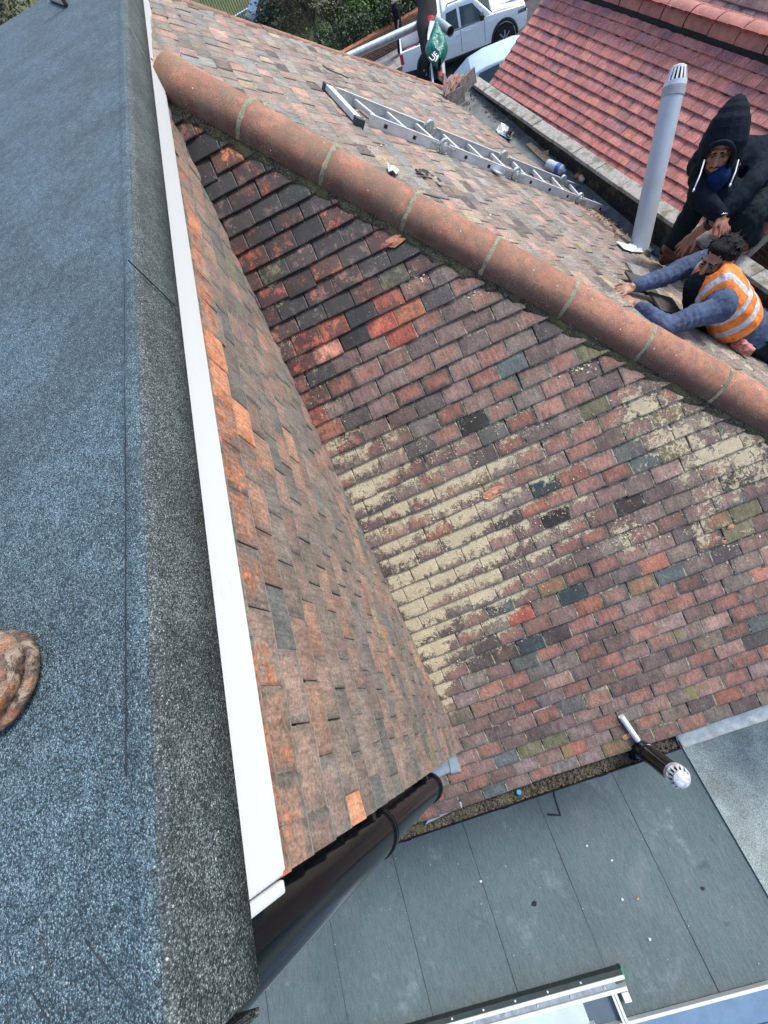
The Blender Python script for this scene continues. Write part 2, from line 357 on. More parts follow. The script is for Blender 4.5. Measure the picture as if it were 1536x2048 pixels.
# ------------------------------------------------------------------ tiled slopes
def tiles(name, m, parent, O, U, S, N, u0, u1, s0, s1, gauge, width, pick, clips=(), thick=.013, tilt=.012, jit=1., seed=1, lap=1.5, slip=.02):
    rnd = random.Random(seed); O = Vector(O); vs = []; fs = []; tc = []; td = []; tu = []
    us = (0, .025, .3, .7, .975, 1); ds = (0, .045, .55, lap)
    nrow = int((s1 - s0) / gauge) + 1
    for r in range(nrow):
        st = s1 - r * gauge + rnd.uniform(-.002, .002) * jit
        off = (r % 2) * width / 2 + rnd.uniform(-.012, .012) * jit
        n0 = int((u0 - off) / width) - 1; n1 = int((u1 - off) / width) + 1
        drift = rnd.uniform(0, 9)
        for q in range(n0, n1 + 1):
            ua = off + q * width + rnd.uniform(-.0025, .0025) * jit; wd = width - .0025 + rnd.uniform(-.002, .002) * jit
            cen = O + U * (ua + wd / 2) + S * (st - gauge / 2)
            if any((cen - Vector(pp)).dot(Vector(nn)) > width * .8 for pp, nn in clips): continue
            ds_ = .004 * math.sin(q * .45 + drift) * jit + rnd.uniform(-.003, .003) * jit
            if rnd.random() < slip: ds_ += rnd.uniform(.008, .022)
            dz = rnd.uniform(0, .0035) * jit + .002 * math.sin(q * .7 + drift); sk = rnd.uniform(-.012, .012) * jit; tl = rnd.uniform(-.0025, .0025) * jit
            col, dat = pick(cen, rnd)
            b = len(vs); cr = rnd.uniform(.0, .0025)
            for d in ds:
                for uu in us:
                    h = thick + tilt * (1 - d / (lap)) + dz * (1 - d / lap) + tl * (uu - .5) * 2 + cr * math.sin(math.pi * uu)
                    if d == 0 or uu in (0, 1): h -= .0022
                    vs.append(O + U * (ua + uu * wd) + S * (st + ds_ - d * gauge + sk * (uu - .5) * width * (1)) + N * h)
                    tc.append(col); td.append(dat(vs[-1]) if callable(dat) else dat); tu.append((uu, d, 0))
            nu = len(us)
            for d in (0, lap):                   # underside rail
                for uu in (0, 1):
                    h = tilt * (1 - d / lap) * .6 + dz * (1 - d / lap) - .004 + tl * (uu - .5) * 2
                    vs.append(O + U * (ua + uu * wd) + S * (st + ds_ - d * gauge + sk * (uu - .5) * width) + N * h)
                    tc.append(col); td.append(dat(vs[-1]) if callable(dat) else dat); tu.append((uu, d, 0))
            for j in range(len(ds) - 1):
                for i in range(nu - 1):
                    fs.append((b + j * nu + i, b + j * nu + i + 1, b + (j + 1) * nu + i + 1, b + (j + 1) * nu + i))
            k = b + len(ds) * nu; last = b + (len(ds) - 1) * nu
            fs.append((k, k + 1) + tuple(b + i for i in range(nu - 1, -1, -1)))           # tail
            fs.append((k + 2, k) + tuple(b + j * nu for j in range(len(ds))))            # side
            fs.append((k + 1, k + 3) + tuple(b + j * nu + nu - 1 for j in range(len(ds) - 1, -1, -1)))
    l = root_loc(parent)
    me = bpy.data.meshes.new(name); me.from_pydata([tuple(v - l) for v in vs], [], fs); me.update()
    for nm, dat, typ in (('tcol', tc, 'FLOAT_COLOR'), ('tdat', td, 'FLOAT_COLOR'), ('tuv', tu, 'FLOAT_VECTOR')):
        a = me.attributes.new(nm, typ, 'POINT'); flat = [c for t in dat for c in t]
        a.data.foreach_set('vector' if typ == 'FLOAT_VECTOR' else 'color', flat)
    if clips:
        bm = bmesh.new(); bm.from_mesh(me)
        for pp, nn in clips:
            bmesh.ops.bisect_plane(bm, geom=bm.verts[:] + bm.edges[:] + bm.faces[:], plane_co=Vector(pp) - l, plane_no=Vector(nn), clear_outer=True)
        bm.to_mesh(me); bm.free()
    me.materials.append(m)
    o = bpy.data.objects.new(name, me); C.objects.link(o); o.parent = parent
    return o
def gauss(p, lst):
    s = 0
    for c, r, w_ in lst: s += w_ * math.exp(-((p - c).length / r) ** 2)
    return s
def jitc(c, rnd, a=.22):
    k = 1 + rnd.uniform(-a, a); h = rnd.uniform(-.06, .06)
    return (max(.004, c[0] * k * (1 + h)), max(.004, c[1] * k), max(.004, c[2] * k * (1 - h) * .97))
def wpick(rnd, table):
    t = sum(w_ for _, w_ in table); r = rnd.uniform(0, t)
    for c, w_ in table:
        r -= w_
        if r <= 0: return c
    return table[-1][0]

LA = [(onA(x, y), r, w_) for x, y, r, w_ in [(730, 1010, .10, .5), (785, 1100, .10, .9), (815, 1170, .10, 1.1), (845, 1240, .10, 1.1), (865, 1300, .09, 1.3), (882, 1350, .08, 1.4), (895, 1400, .05, 1.4), (680, 900, .07, .6), (620, 760, .06, .5), (560, 640, .05, .5), 
    (740, 1000, .24, .95), (720, 950, .12, .6), (880, 1010, .27, .8), (800, 930, .2, .35), (960, 960, .2, .6), (960, 1090, .28, .8), (1080, 1090, .22, .6), (850, 1150, .28, .9), (820, 1200, .16, 1.2),
    (845, 1290, .12, 1.4), (875, 1380, .09, 1.5), (980, 1190, .25, .75), (900, 1250, .2, .5), (690, 900, .13, .7), (650, 830, .12, .6), (585, 700, .10, .55), (530, 590, .10, .5),
    (760, 880, .12, .4), (900, 870, .2, .3), (1040, 900, .2, .5), (1000, 1250, .25, .35), (1100, 950, .2, .3), (1010, 830, .15, .25), (1150, 850, .15, .35), (930, 1320, .12, .35), (1120, 1000, .2, .4), (1180, 1060, .14, .5)]]
CRA = [(onA(x, y), r, w_) for x, y, r, w_ in [
    (830, 565, .06, 1.3), (965, 590, .09, .9), (1160, 740, .09, .7), (1260, 800, .16, .9), (1320, 850, .22, .95), (1420, 900, .24, 1.), (1500, 900, .16, .8), (1270, 1060, .13, 1.1),
    (1230, 1080, .1, .9), (1400, 1060, .12, .95), (1400, 1000, .15, .6), (1500, 960, .14, .7), (1450, 1120, .15, .45), (1190, 870, .08, .6), (1300, 960, .15, .35), (1480, 1060, .1, .7), (1340, 1160, .2, .25), (560, 330, .1, .2)]]
MOA = [(onA(x, y), r, w_) for x, y, r, w_ in [(1045, 825, .06, .9), (1010, 765, .07, .6), (985, 690, .06, .5), (1095, 1055, .09, .6), (1130, 1070, .07, .6), (1390, 1370, .11, .9), (1340, 1270, .1, .8), (1320, 1200, .1, .6), (1230, 1170, .1, .6), (1160, 1200, .1, .5), (1440, 1330, .1, .6), (1130, 1500, .06, .9), (400, 330, .2, .45)]]
RED1 = [(onA(x, y), r, 1.) for x, y, r in [(690, 870, .09), (700, 910, .08), (480, 520, .14), (560, 620, .14), (600, 720, .12), (640, 800, .12), (460, 480, .1), (500, 500, .07), (640, 620, .09), (790, 500, .1), (740, 570, .1), (700, 590, .07), (640, 790, .08), (700, 490, .08), (640, 410, .08)]]
ORA = [(onA(x, y), r, 1.) for x, y, r in [(465, 480, .09), (540, 690, .07), (660, 780, .10), (770, 500, .10), (935, 1510, .12), (1000, 1500, .1), (1080, 1400, .12), (990, 1520, .2)]]
def pickA(p, rnd):
    x, y = p.x, p.y
    dz = max(0, min(1, (-.10 - x + .35 * max(0, .5 - y)) / .6)) * .85
    near_hip = max(0, min(1, 1 - (y - (x - K) + .75) / -.0001)) if False else 0
    low = max(0, min(1, (x - 1.2) / .5))
    red = min(1, gauss(p, RED1)); ora = min(1, gauss(p, ORA))
    tab = [((.125, .092, .086), 3.4 - 2.2 * dz), ((.165, .11, .10), 3.4 - 2 * dz), ((.165, .135, .115), 2.2 * (1 - dz)), ((.072, .06, .058), 1.3 + 2.2 * dz), ((.20, .145, .13), 1.8 * (1 - dz)),
           ((.09, .095, .09), .6), ((.10, .12, .118), .3 * (1 - dz)), ((.26, .17, .145), .9 + 1.2 * low - .4 * dz), ((.28, .12, .085), .22 + red * 6 + .3 * low + .7 * dz),
           ((.018, .017, .018), .15 + 3.4 * dz), ((.04, .03, .026), 2.2 * dz), ((.33, .085, .055), .05 + red * 7 + .9 * dz), ((.50, .17, .075), 1.1 * dz), ((.46, .20, .14), .08 + ora * 4 + red), ((.03, .045, .05), .06), ((.14, .13, .075), .4)]
    col = jitc(wpick(rnd, [(c, max(0, w_)) for c, w_ in tab]), rnd)
    k1, k2, k3, k4 = rnd.uniform(.72, 1.08), rnd.uniform(.68, .92), rnd.uniform(.3, 1.2), (.3 if rnd.random() < .05 else 0)
    def dat(q): return (min(gauss(q, LA) * k1, 1.4), gauss(q, MOA) * k3 + k4, min(gauss(q, CRA) * k2, 1.5) + .10, min(1, dz * 1.1 + .08 + .5 * min(1, red)))
    return (*col, rnd.random() * (.8 if dz > .3 else 1.) ), dat
def pickB(p, rnd):
    far = max(0, min(1, (-p.x - 1.2) / 1.5))
    tab = [((.225, .19, .155), 3), ((.255, .20, .17), 3), ((.18, .16, .14), 2.4 + far), ((.33, .22, .185), 1.5), ((.215, .21, .19), 2. + far), ((.38, .235, .18), .6), ((.34, .28, .19), 1.), ((.10, .085, .075), .6)]
    col = jitc(wpick(rnd, tab), rnd)
    return (*col, rnd.random()), (rnd.random() * .28, .2 * rnd.random(), .25 + .55 * max(0, min(1, (p.x + 1.7) / 1.2)) * rnd.random() + .15 * rnd.random(), .05)
ORC = [(Vector((on(x, y, (0, 1, 0), .02))), r, w_) for x, y, r, w_ in [(560, 1640, .10, 1.1), (545, 1540, .08, .8), (520, 1350, .06, .7), (350, 420, .2, .8), (420, 760, .12, 1.), (470, 830, .14, 1.2), (490, 900, .12, 1.1), (370, 500, .15, .6), (400, 640, .12, .9), (500, 880, .1, 1.), (540, 950, .12, .8), (430, 560, .1, .4), (580, 1000, .07, .6), (720, 1200, .04, 1)]]
def pickC(p, rnd):
    o = min(1, gauss(p, ORC)); top = max(0, min(1, (p.z - .99) / .08))
    tab = [((.165, .14, .12), 3.), ((.195, .155, .13), 2.4), ((.135, .13, .118), 2.6), ((.22, .15, .12), 1.2), ((.30, .19, .135), .15 + o * 2.5), ((.48, .22, .125), .02 + o * 1.5 + top * .8), ((.17, .165, .11), .25)]
    col = jitc(wpick(rnd, tab), rnd, .15)
    return (*col, min(1, .12 + rnd.random() * .85 + o * .25 + top * .3)), (lambda q, r1=.12 * rnd.random(), r2=.15 * rnd.random(), r3=rnd.uniform(.6, 1.1): (r1, r2, .2, .06 + r3 * min(1.0, .8 * max(0, min(1, (q.z - .985) / .06)) + .6 * gauss(q, ORC))))
def pickR(p, rnd):
    col = jitc(wpick(rnd, [((.50, .195, .17), 4), ((.44, .18, .165), 2.5), ((.56, .23, .185), 2), ((.40, .18, .175), 1)]), rnd, .07)
    return (*col, rnd.random() * .6), (0, 0, .0, .02)
def pickD(p, rnd):
    col = jitc(wpick(rnd, [((.16, .08, .07), 3), ((.10, .08, .075), 2), ((.22, .11, .09), 1)]), rnd)
    return (*col, rnd.random()), (0.1, .1, .1, .2)

# =================================================================== THE HOUSE
house = thing('house', (0, 0, -7), 'old house with mossy clay tiled hip roof and tile hung dormer with felt top', 'house')
hipn = Vector((1, -1, 0)).normalized()
roofA = tiles('rear_roof_slope', M_tileA, house, (0, 0, 0), YA, SA, NA, -.9, 3.1, -2.1, 2.13 / math.cos(P), .1, .1675, pickA,
              clips=[((0, -.9, 0), (0, -1, 0)), ((0, 3.08, 0), (0, 1, 0)), ((K, 0, 0), (-1, 1, 0))], seed=3, thick=.013, tilt=.019, jit=1.2)
tag(roofA, 'mottled brown and red tiles with cream lichen, sloping down to the black gutter')
_a, _b = onB(450, 40), onB(883, 180); _a.z = _b.z = 0; h2d = (_b - _a).normalized(); h2a = _a - h2d * ((_a.y + .02) / h2d.y); h2b = _b + h2d * .35; h2n = Vector((-h2d.y, h2d.x, 0));
if h2n.x > 0: h2n = -h2n
g0 = onB(900, 200); g1 = onB(1270, 490); g0.z = g1.z = 0; gd = (g1 - g0).normalized(); gn = Vector((-gd.y, gd.x, 0))
roofB = tiles('side_roof_slope', M_tileB, house, OB, EB, SB, NB, -6.6, 1.9, -2.7, 2.6, .1, .1675, pickB,
              clips=[((0, 0.0, 0), (0, -1, 0)), ((K, 0, 0), (1, -1, 0)), (h2a, h2n), (g0, gn)], seed=5, jit=1.25, slip=.06)
tag(roofB, 'pale weathered tiles on which the ladder lies')
# roof decks under the tiles
mb = MB()
mb.poly([(-1.66, -.0, T * 1.66 - .012), (2.10, -.0, -T * 2.10 - .012), (2.10, 3.73, -T * 2.10 - .012)], NA, .02)
mb.poly([(1.815, -.9, -T * 1.815 - .012), (2.10, -.9, -T * 2.10 - .012), (2.10, 0, -T * 2.10 - .012), (1.815, 0, -T * 1.815 - .012)], NA, .02)
zb = lambda x, y: (x, y, zB(x, y) - .012)
mb.poly([zb(-1.63, 0), zb(h2a.x, 0), zb(h2b.x + .15, h2b.y - .3), zb(g0.x, g0.y), zb(g1.x, g1.y), zb(1.5, 3.13)], NB, .02)
mb.build('roof_deck', M_deck, house)
# front slope beyond the far hip
pC0 = Vector((h2a.x, h2a.y, zB(h2a.x, h2a.y))); pC1 = Vector((h2b.x, h2b.y, zB(h2b.x, h2b.y))); dC = (pC1 - pC0)
SC = Vector((dC.x, 0, dC.z)).normalized(); NC = SC.cross(YA); NC = NC if NC.z > 0 else -NC
tiles('front_roof_slope', M_tileB, house, pC0, YA, SC, NC, -4, 2.9, 0, 2.6, .1, .1675, pickB, clips=[(h2a, -h2n)], seed=8)

def hip_run(name, a, b, r, seg, parent, mortar, matt, down=.035, gap=.012, offs=0., bump=.0015, jointmat=None, lab=None, first=None, bw=1.):
    a, b = Vector(a), Vector(b); d = (b - a); L = d.length; t = d / L
    side = t.cross(ZA).normalized(); up = side.cross(t).normalized()
    base = MB(); n = int(L / .03)
    for sg in (-1, 1):                                             # ragged mortar bed each side
        path = []; vs = []
        for i in range(n + 1):
            p = a + t * (L * i / n); jj = mnoise.noise(Vector((i * .35, sg * 9., r * 50))) * .012 + mnoise.noise(Vector((i * 1.1, sg * 5., r * 70))) * .006
            vs += [p + side * sg * (r * .80) - up * (down - .022), p + side * sg * (r * .99 + .006 + jj * .4) - up * (down - .012 + jj * .3), p + side * sg * (r * (1 + .06 * bw) + .020 * bw + jj * 1.5 * bw) - up * (down + .002 + jj * .5), p + side * sg * (r * (1 + .08 * bw) + .040 * bw + jj * 2.2 * bw) - up * (down + .050)]
        fs = []
        for i in range(n):
            for k in range(3):
                q = (i * 4 + k, (i + 1) * 4 + k, (i + 1) * 4 + k + 1, i * 4 + k + 1); fs.append(q if sg > 0 else q[::-1])
        base.add(vs, fs)
    bed = base.build(name, mortar, parent, smooth='all')
    if lab: tag(bed, lab)
    joints = []; s = offs; i = 0; proto = None
    while s < L - .02:
        e = min(s + (first if first and i == 0 else seg), L); m2 = MB(); vs = []; uv = []; NN = 22
        ss_ = [s + gap / 2, s + gap / 2 + .004, s + (e - s) * .3, s + (e - s) * .7, e - gap / 2 - .004, e - gap / 2]
        cant = random.uniform(-.005, .005); rr0 = r * random.uniform(.97, 1.01); yaw = random.uniform(-.005, .005)
        for j, q in enumerate(ss_):
            rr = rr0 - (.003 if j in (0, 5) else 0) 
            for k in range(NN + 1):
                an = math.pi * k / NN; an = -.10 + (math.pi + .2) * k / NN
                vs.append(a + t * q + side * (math.cos(an) * rr + yaw * (j - 2.5) / 2.5) + up * (math.sin(an) * rr * .96 - down + cant)); uv.append((q, k / NN, 0))
            for k in range(NN + 1):
                an = -.10 + (math.pi + .2) * k / NN
                vs.append(a + t * q + side * math.cos(an) * (rr - .016) + up * (math.sin(an) * (rr - .016) * .96 - down + cant)); uv.append((q, k / NN, 0))
        w_ = 2 * (NN + 1); fs = []
        for j in range(5):
            for k in range(NN):
                fs.append((j * w_ + k, j * w_ + k + 1, (j + 1) * w_ + k + 1, (j + 1) * w_ + k))
                fs.append((j * w_ + NN + 1 + k, (j + 1) * w_ + NN + 1 + k, (j + 1) * w_ + NN + 2 + k, j * w_ + NN + 2 + k))
        for k in range(NN):
            fs.append((k, NN + 1 + k, NN + 2 + k, k + 1)); z = 5 * w_; fs.append((z + k, z + k + 1, z + NN + 2 + k, z + NN + 1 + k))
        for j in range(5):
            fs.append((j * w_, (j + 1) * w_, (j + 1) * w_ + NN + 1, j * w_ + NN + 1)); fs.append((j * w_ + NN, j * w_ + 2 * NN + 1, (j + 1) * w_ + 2 * NN + 1, (j + 1) * w_ + NN))
        m2.add(vs, fs); o = m2.build('hip_tile', matt, bed, smooth=True)
        at = o.data.attributes.new('tuv', 'FLOAT_VECTOR', 'POINT'); at.data.foreach_set('vector', [c for v in uv for c in v])
        joints.append(s); s = e; i += 1
    for q in joints[1:]:                                           # pointed joints
        pts = []; mj = MB()
        for k in range(25):
            an = -.08 + (math.pi + .16) * k / 24; rr = r - .0005 + random.uniform(-.001, .002); g = gap * .75 + random.uniform(-.003, .004)
            c = a + t * q
            pts.append((c + side * math.cos(an) * rr + up * (math.sin(an) * rr * .96 - down), g, (side * math.cos(an) + up * math.sin(an))))
        vs = []; fs = []
        for c, g, nn in pts: vs += [c - t * g - nn * .006, c - t * g * .7, c + t * g * .7, c + t * g - nn * .006]
        for k in range(24):
            for j in range(3): fs.append((k * 4 + j, k * 4 + j + 1, (k + 1) * 4 + j + 1, (k + 1) * 4 + j))
        mj.add(vs, fs); mj.build('joint_mortar', jointmat or M_joint, bed, smooth='all')
    return bed
hz = lambda x: Vector((x, x - K, -T * x + .004))
J0 = -1.27 - .0               # first joint
d_hip = (hz(1) - hz(0)).normalized(); Lh = (hz(1) - hz(0)).length
hip_run('hip_ridge', hz(-1.58), hz(1.45), .125, .482, house, M_mortar, M_hip, offs=0, gap=.017, first=.50)
A2 = pC0 + Vector((-.05, 0, -.01)); B2 = pC1 - (pC1 - pC0).normalized() * .30 + Vector((-.05, 0, -.01))
hip_run('far_hip_ridge', A2, B2, .085, .36, house, M_mortar2, M_hip, gap=.006, jointmat=M_mortar2)

# dormer: cheek, walls, fascia, felted top
ZT, ZF = 1.445, 1.163
mb = MB()
mb.abox((-3.0, -3.2, -.2), (1.80, -.030, 1.31)); mb.build('dormer_wall', M_brick, house)
cheek = tiles('dormer_cheek', M_cheek, house, (0, -.026, 1.34), XA, -ZA, YA, -1.8, 1.83, 0, 2.9, .0985, .1675, pickC,
              clips=[((1.822, 0, 0), (1, 0, 0)), ((0, 0, .006), (-T, 0, -1)), ((0, 0, 1.33), (0, 0, 1))], seed=11, tilt=.016, jit=1., slip=.04)
tag(cheek, 'tile hung dormer cheek in grey brown and orange tiles')
mb = MB()
mb.poly([(-3.0, .030, 1.12), (-1.72, .030, 1.12), (-1.5, .030, ZF), (1.815, .030, ZF + .002), (1.818, .030, 1.34), (-3.0, .030, 1.34)], YA, .022)
mb.abox((1.8185, -3.2, ZF + .004), (1.836, .030, 1.34))
fas = mb.build('fascia_board', M_fascia, house, bevel=.004)
mb = MB()                                                         # cloaking lip under the board
mb.abox((-1.62, .008, ZF - .012), (1.812, .0255, ZF - .0015)); mb.build('fascia_trim', M_white, house, bevel=.003)
# felt top as a grid sheet with slight undulation
def felt_sheet():
    nx, ny = 150, 90; x0, x1, y0, y1 = -2.86, 1.885, -3.2, .052; vs = []; fs = []
    for i in range(nx + 1):
        for j in range(ny + 1):
            fx = i / nx; fy = 1 - (1 - j / ny) ** 1.8
            x = x0 + (x1 - x0) * fx; y = y0 + (y1 - y0) * fy
            z = ZT + .003 * mnoise.noise(Vector((x * 2.2, y * 2.6, 0))) + .0012 * mnoise.noise(Vector((x * 9, y * 9, 3)))
            if y > .018: z += .004 * min(1, (y - .018) / .006)
            if y > .045: z -= .004
            vs.append((x, y, z))
    for i in range(nx):
        for j in range(ny):
            a = i * (ny + 1) + j; fs.append((a, a + ny + 1, a + ny + 2, a + 1))
    return MB().add(vs, fs)
top = felt_sheet().build('dormer_felt_roof', M_felt, house, smooth='all')
tag(top, 'blue grey mineral felt flat roof of the dormer')
# apron hanging over the edge
n = 160; vs = []; fs = []
for i in range(n + 1):
    x = -2.86 + (1.885 + 2.86) * i / n; wv = .0025 * mnoise.noise(Vector((x * 6, 1, 0))) + .0015 * mnoise.noise(Vector((x * 60, 4, 0)))
    prof = [(.0515, ZT + .0005), (.0585, ZT - .004), (.062, ZT - .014), (.063 + wv, ZT - .07), (.066 + wv, ZT - .128 + wv * 1.5), (.060 + wv, ZT - .129 + wv * 1.5), (.052, ZT - .06)]
    vs += [(x, y, z) for y, z in prof]
for i in range(n):
    for k in range(6): fs.append((i * 7 + k, i * 7 + k + 1, (i + 1) * 7 + k + 1, (i + 1) * 7 + k)[::-1])
apr = MB().add(vs, fs)
vs = []; fs = []
for j in range(101):                                              # the rear apron
    y = -3.2 + 3.262 * j / 100; wv = .003 * mnoise.noise(Vector((y * 6, 7, 0)))
    vs += [(x, y, z) for x, z in [(1.884, ZT), (1.893, ZT - .006), (1.897, ZT - .02), (1.905 + wv, ZT - .128 + wv), (1.899 + wv, ZT - .129 + wv), (1.885, ZT - .04)]]
for j in range(100):
    for k in range(5): fs.append((j * 6 + k, (j + 1) * 6 + k, (j + 1) * 6 + k + 1, j * 6 + k + 1)[::-1])
apr.add(vs, fs)
tag(apr.build('felt_apron', M_felt2, house, smooth='all'), 'grey green felt turned down over the dormer edge')
# lap strips and creases of the felt
def strip(name, pts, wd, th, m, parent, nrm=ZA):
    mb = MB(); vs = []; fs = []; pts = [Vector(p) for p in pts]; nrm = Vector(nrm)
    for i, p in enumerate(pts):
        t = (pts[min(i + 1, len(pts) - 1)] - pts[max(i - 1, 0)]).normalized(); s_ = nrm.cross(t).normalized()
        vs += [p - s_ * wd, p - s_ * wd * .3 + nrm * th, p + s_ * wd * .3 + nrm * th, p + s_ * wd]
    for i in range(len(pts) - 1):
        for k in range(3): fs.append((i * 4 + k, (i + 1) * 4 + k, (i + 1) * 4 + k + 1, i * 4 + k + 1))
    return mb.add(vs, fs)
M_bitumen = simple('black_bitumen_line', (.014, .018, .024), .4, .3, 40)
sm = MB()
def feltz(px, py): return on(px, py, (0, 0, 1), ZT + .002)
for line in [[(250, 100), (248, 400), (250, 800), (252, 1150), (252, 1400), (252, 1560)], [(290, 1560), (294, 1700), (296, 1850), (304, 2040)]]:
    P_ = [feltz(*q) for q in line]; pts = []
    for i in range(len(P_) - 1):
        for k in range(24): 
            p = P_[i].lerp(P_[i + 1], k / 24); pts.append(p + Vector((0, .0012 * mnoise.noise(p * 30), 0)))
    s_ = strip('', pts, .0009, .0014, None, None); sm.add(s_.v, s_.f)
for line in [[(80, 1870), (105, 1950)], [(170, 1880), (230, 1960), (300, 2046)], [(60, 1980), (100, 2046)]]:
    P_ = [feltz(*q) for q in line]; pts = [P_[i].lerp(P_[i + 1], k / 8) for i in range(len(P_) - 1) for k in range(9)]
    s_ = strip('', pts, .0008, .0007, None, None); sm.add(s_.v, s_.f)
for a_, b_ in [((255, 520), (350, 612)), ((262, 60), (288, 110))]:
    p0 = on(*a_, (0, 1, 0), .066); p1 = on(*b_, (0, 1, 0), .068); s_ = strip('', [p0, p0.lerp(p1, .5), p1], .002, .002, None, None, YA); sm.add(s_.v, s_.f)
sm.build('felt_seam', M_bitumen, house)
# dormer downpipe at the corner
dp = MB(); cx, cy = 1.880, -.040
dp.tube([(cx, cy, 1.33), (cx, cy, .52)], .0545, 40); dp.tube([(cx, cy, .53), (cx, cy, -.26)], .0485, 40, cap=False)
dpo = dp.build('downpipe', M_black, house, smooth=True)
for z, r in ((.535, .0595), (.515, .0585), (-.245, .0560), (-.262, .0565)):
    mb = MB(); mb.tube([(cx, cy, z + .007), (cx, cy, z + .004), (cx, cy, z - .004), (cx, cy, z - .007)], [r - .002, r, r, r - .002], 40); mb.build('pipe_collar', M_black, dpo, smooth=True)
for z in (-.10, .62): mb = MB(); mb.abox((1.80, -.055, z), (1.84, .0, z + .025)); mb.build('pipe_bracket', M_black, dpo)
# lead saddle at the foot of the cheek
def sheet(name, q, m, parent, nrm, th=.004, amp=.004, nseg=14, onf=None):
    a, b, c, d = [Vector(v) for v in q]; vs = []; fs = []
    for i in range(nseg + 1):
        for j in range(nseg + 1):
            p = a.lerp(b, i / nseg).lerp(d.lerp(c, i / nseg), j / nseg)
            p = p + Vector(nrm) * (amp * mnoise.noise(p * 14)) ; vs.append(p)
    for i in range(nseg):
        for j in range(nseg):
            k = i * (nseg + 1) + j; fs.append((k, k + 1, k + nseg + 2, k + nseg + 1))
    o = MB().add(vs, fs).build(name, m, parent, smooth='all')
    s_ = o.modifiers.new('thickness', 'SOLIDIFY'); s_.thickness = th
    return o
lead = sheet('lead_saddle', [onA(858, 1542, .034), onA(895, 1495, .036), onA(922, 1535, .034), onA(872, 1558, .034)], M_lead, house, NA)
sheet('lead_saddle', [onA(893, 1493, .042), onA(905, 1488, .042), onA(923, 1545, .040), onA(902, 1549, .040)], M_lead, house, NA, amp=.002)
sheet('lead_saddle', [onA(862, 1628, .030), onA(922, 1604, .030), onA(926, 1612, .028), onA(850, 1650, .028)], M_lead, house, NA)

# rear eaves gutter
gx, gz, gr = 2.175, -1.640, .058
mb = MB(); mb.tube([(gx, -1.6, gz), (gx, 1.31, gz)], gr, 20, cap=False, ref=(0, 0, -1), a0=-math.pi / 2, a1=math.pi / 2)
mb.tube([(gx, -1.6, gz), (gx, 1.31, gz)], gr - .004, 20, cap=False, ref=(0, 0, -1), a0=-math.pi / 2, a1=math.pi / 2)
for sg in (-1, 1): mb.abox((gx + sg * (gr - .002) - .004, -1.6, gz - .004), (gx + sg * (gr - .002) + .004, 1.31, gz + .004))
mb.abox((gx - gr, 1.306, gz - gr), (gx + gr, 1.312, gz))
gut = mb.build('gutter', M_black, house, smooth=True)
mb = MB(); mb.abox((2.07, -1.6, -1.83), (2.095, 3.05, -1.645)); mb.build('eaves_board', M_black, house)
for y in (-.62, .1, .78): mb = MB(); mb.tube([(gx, y - .03, gz), (gx, y + .03, gz)], gr + .005, 16, cap=False, ref=(0, 0, -1), a0=-math.pi / 2 - .1, a1=math.pi / 2 + .1); mb.build('gutter_bracket', M_black, gut)
# debris in the gutter: many crumbs, one heap
rnd = random.Random(4); mb = MB()
vs = []; fs = []; ny = 300
for j in range(ny + 1):
    y = -1.55 + 2.85 * j / ny
    for k in range(7):
        x = gx - .05 + .1 * k / 6; z = gz - .016 + .010 * mnoise.noise(Vector((x * 40, y * 40, 0))) + .012 * mnoise.noise(Vector((x * 12, y * 6, 5)))
        vs.append((x, y, z))
for j in range(ny):
    for k in range(6): fs.append((j * 7 + k, j * 7 + k + 1, (j + 1) * 7 + k + 1, (j + 1) * 7 + k))
mb.add(vs, fs)
def crumb(mb, p, s, rnd, flat=.6):
    a = Vector((rnd.uniform(-1, 1), rnd.uniform(-1, 1), rnd.uniform(-.5, .5))).normalized(); b = a.cross(Vector((rnd.uniform(-.4, .4), rnd.uniform(-.4, .4), 1))).normalized(); c = a.cross(b)
    mb.box(p, a * s, b * s * rnd.uniform(.4, .9), c * s * flat * rnd.uniform(.3, 1))
for i in range(1500):
    crumb(mb, Vector((gx + rnd.uniform(-.05, .05), rnd.uniform(-1.5, 1.29), gz - .012 + rnd.uniform(-.004, .012))), rnd.uniform(.002, .007), rnd)
M_debris = mortar_material('gutter_grit', (.022, .020, .016), (.12, .10, .075), (.42, .37, .30), .5)
deb = mb.build('gutter_silt', M_debris, gut)
# crumbs and chips lying on the tiles
mb = MB()
# eaves lead and pale gutter on the right
mb = MB(); vs = []; fs = []
for j in range(61):
    y = 1.30 + 1.75 * j / 60
    for k, (x, z) in enumerate([(2.075, -1.575), (2.13, -1.600), (2.165, -1.618), (2.185, -1.645), (2.215, -1.655), (2.23, -1.64), (2.236, -1.70)]):
        vs.append((x + .003 * mnoise.noise(Vector((y * 9, k, 0))), y, z + .005 * mnoise.noise(Vector((y * 7, k, 5)))))
for j in range(60):
    for k in range(6): fs.append((j * 7 + k, (j + 1) * 7 + k, (j + 1) * 7 + k + 1, j * 7 + k + 1))
mb.add(vs, fs); lg = mb.build('lead_lined_eaves', M_lead, house, smooth=True); s_ = lg.modifiers.new('t', 'SOLIDIFY'); s_.thickness = .004
# house walls below the roof
mb = MB(); mb.abox((-5.9, -6, -7), (2.05, 3.02, -1.72)); mb.build('house_wall', M_brick, house)
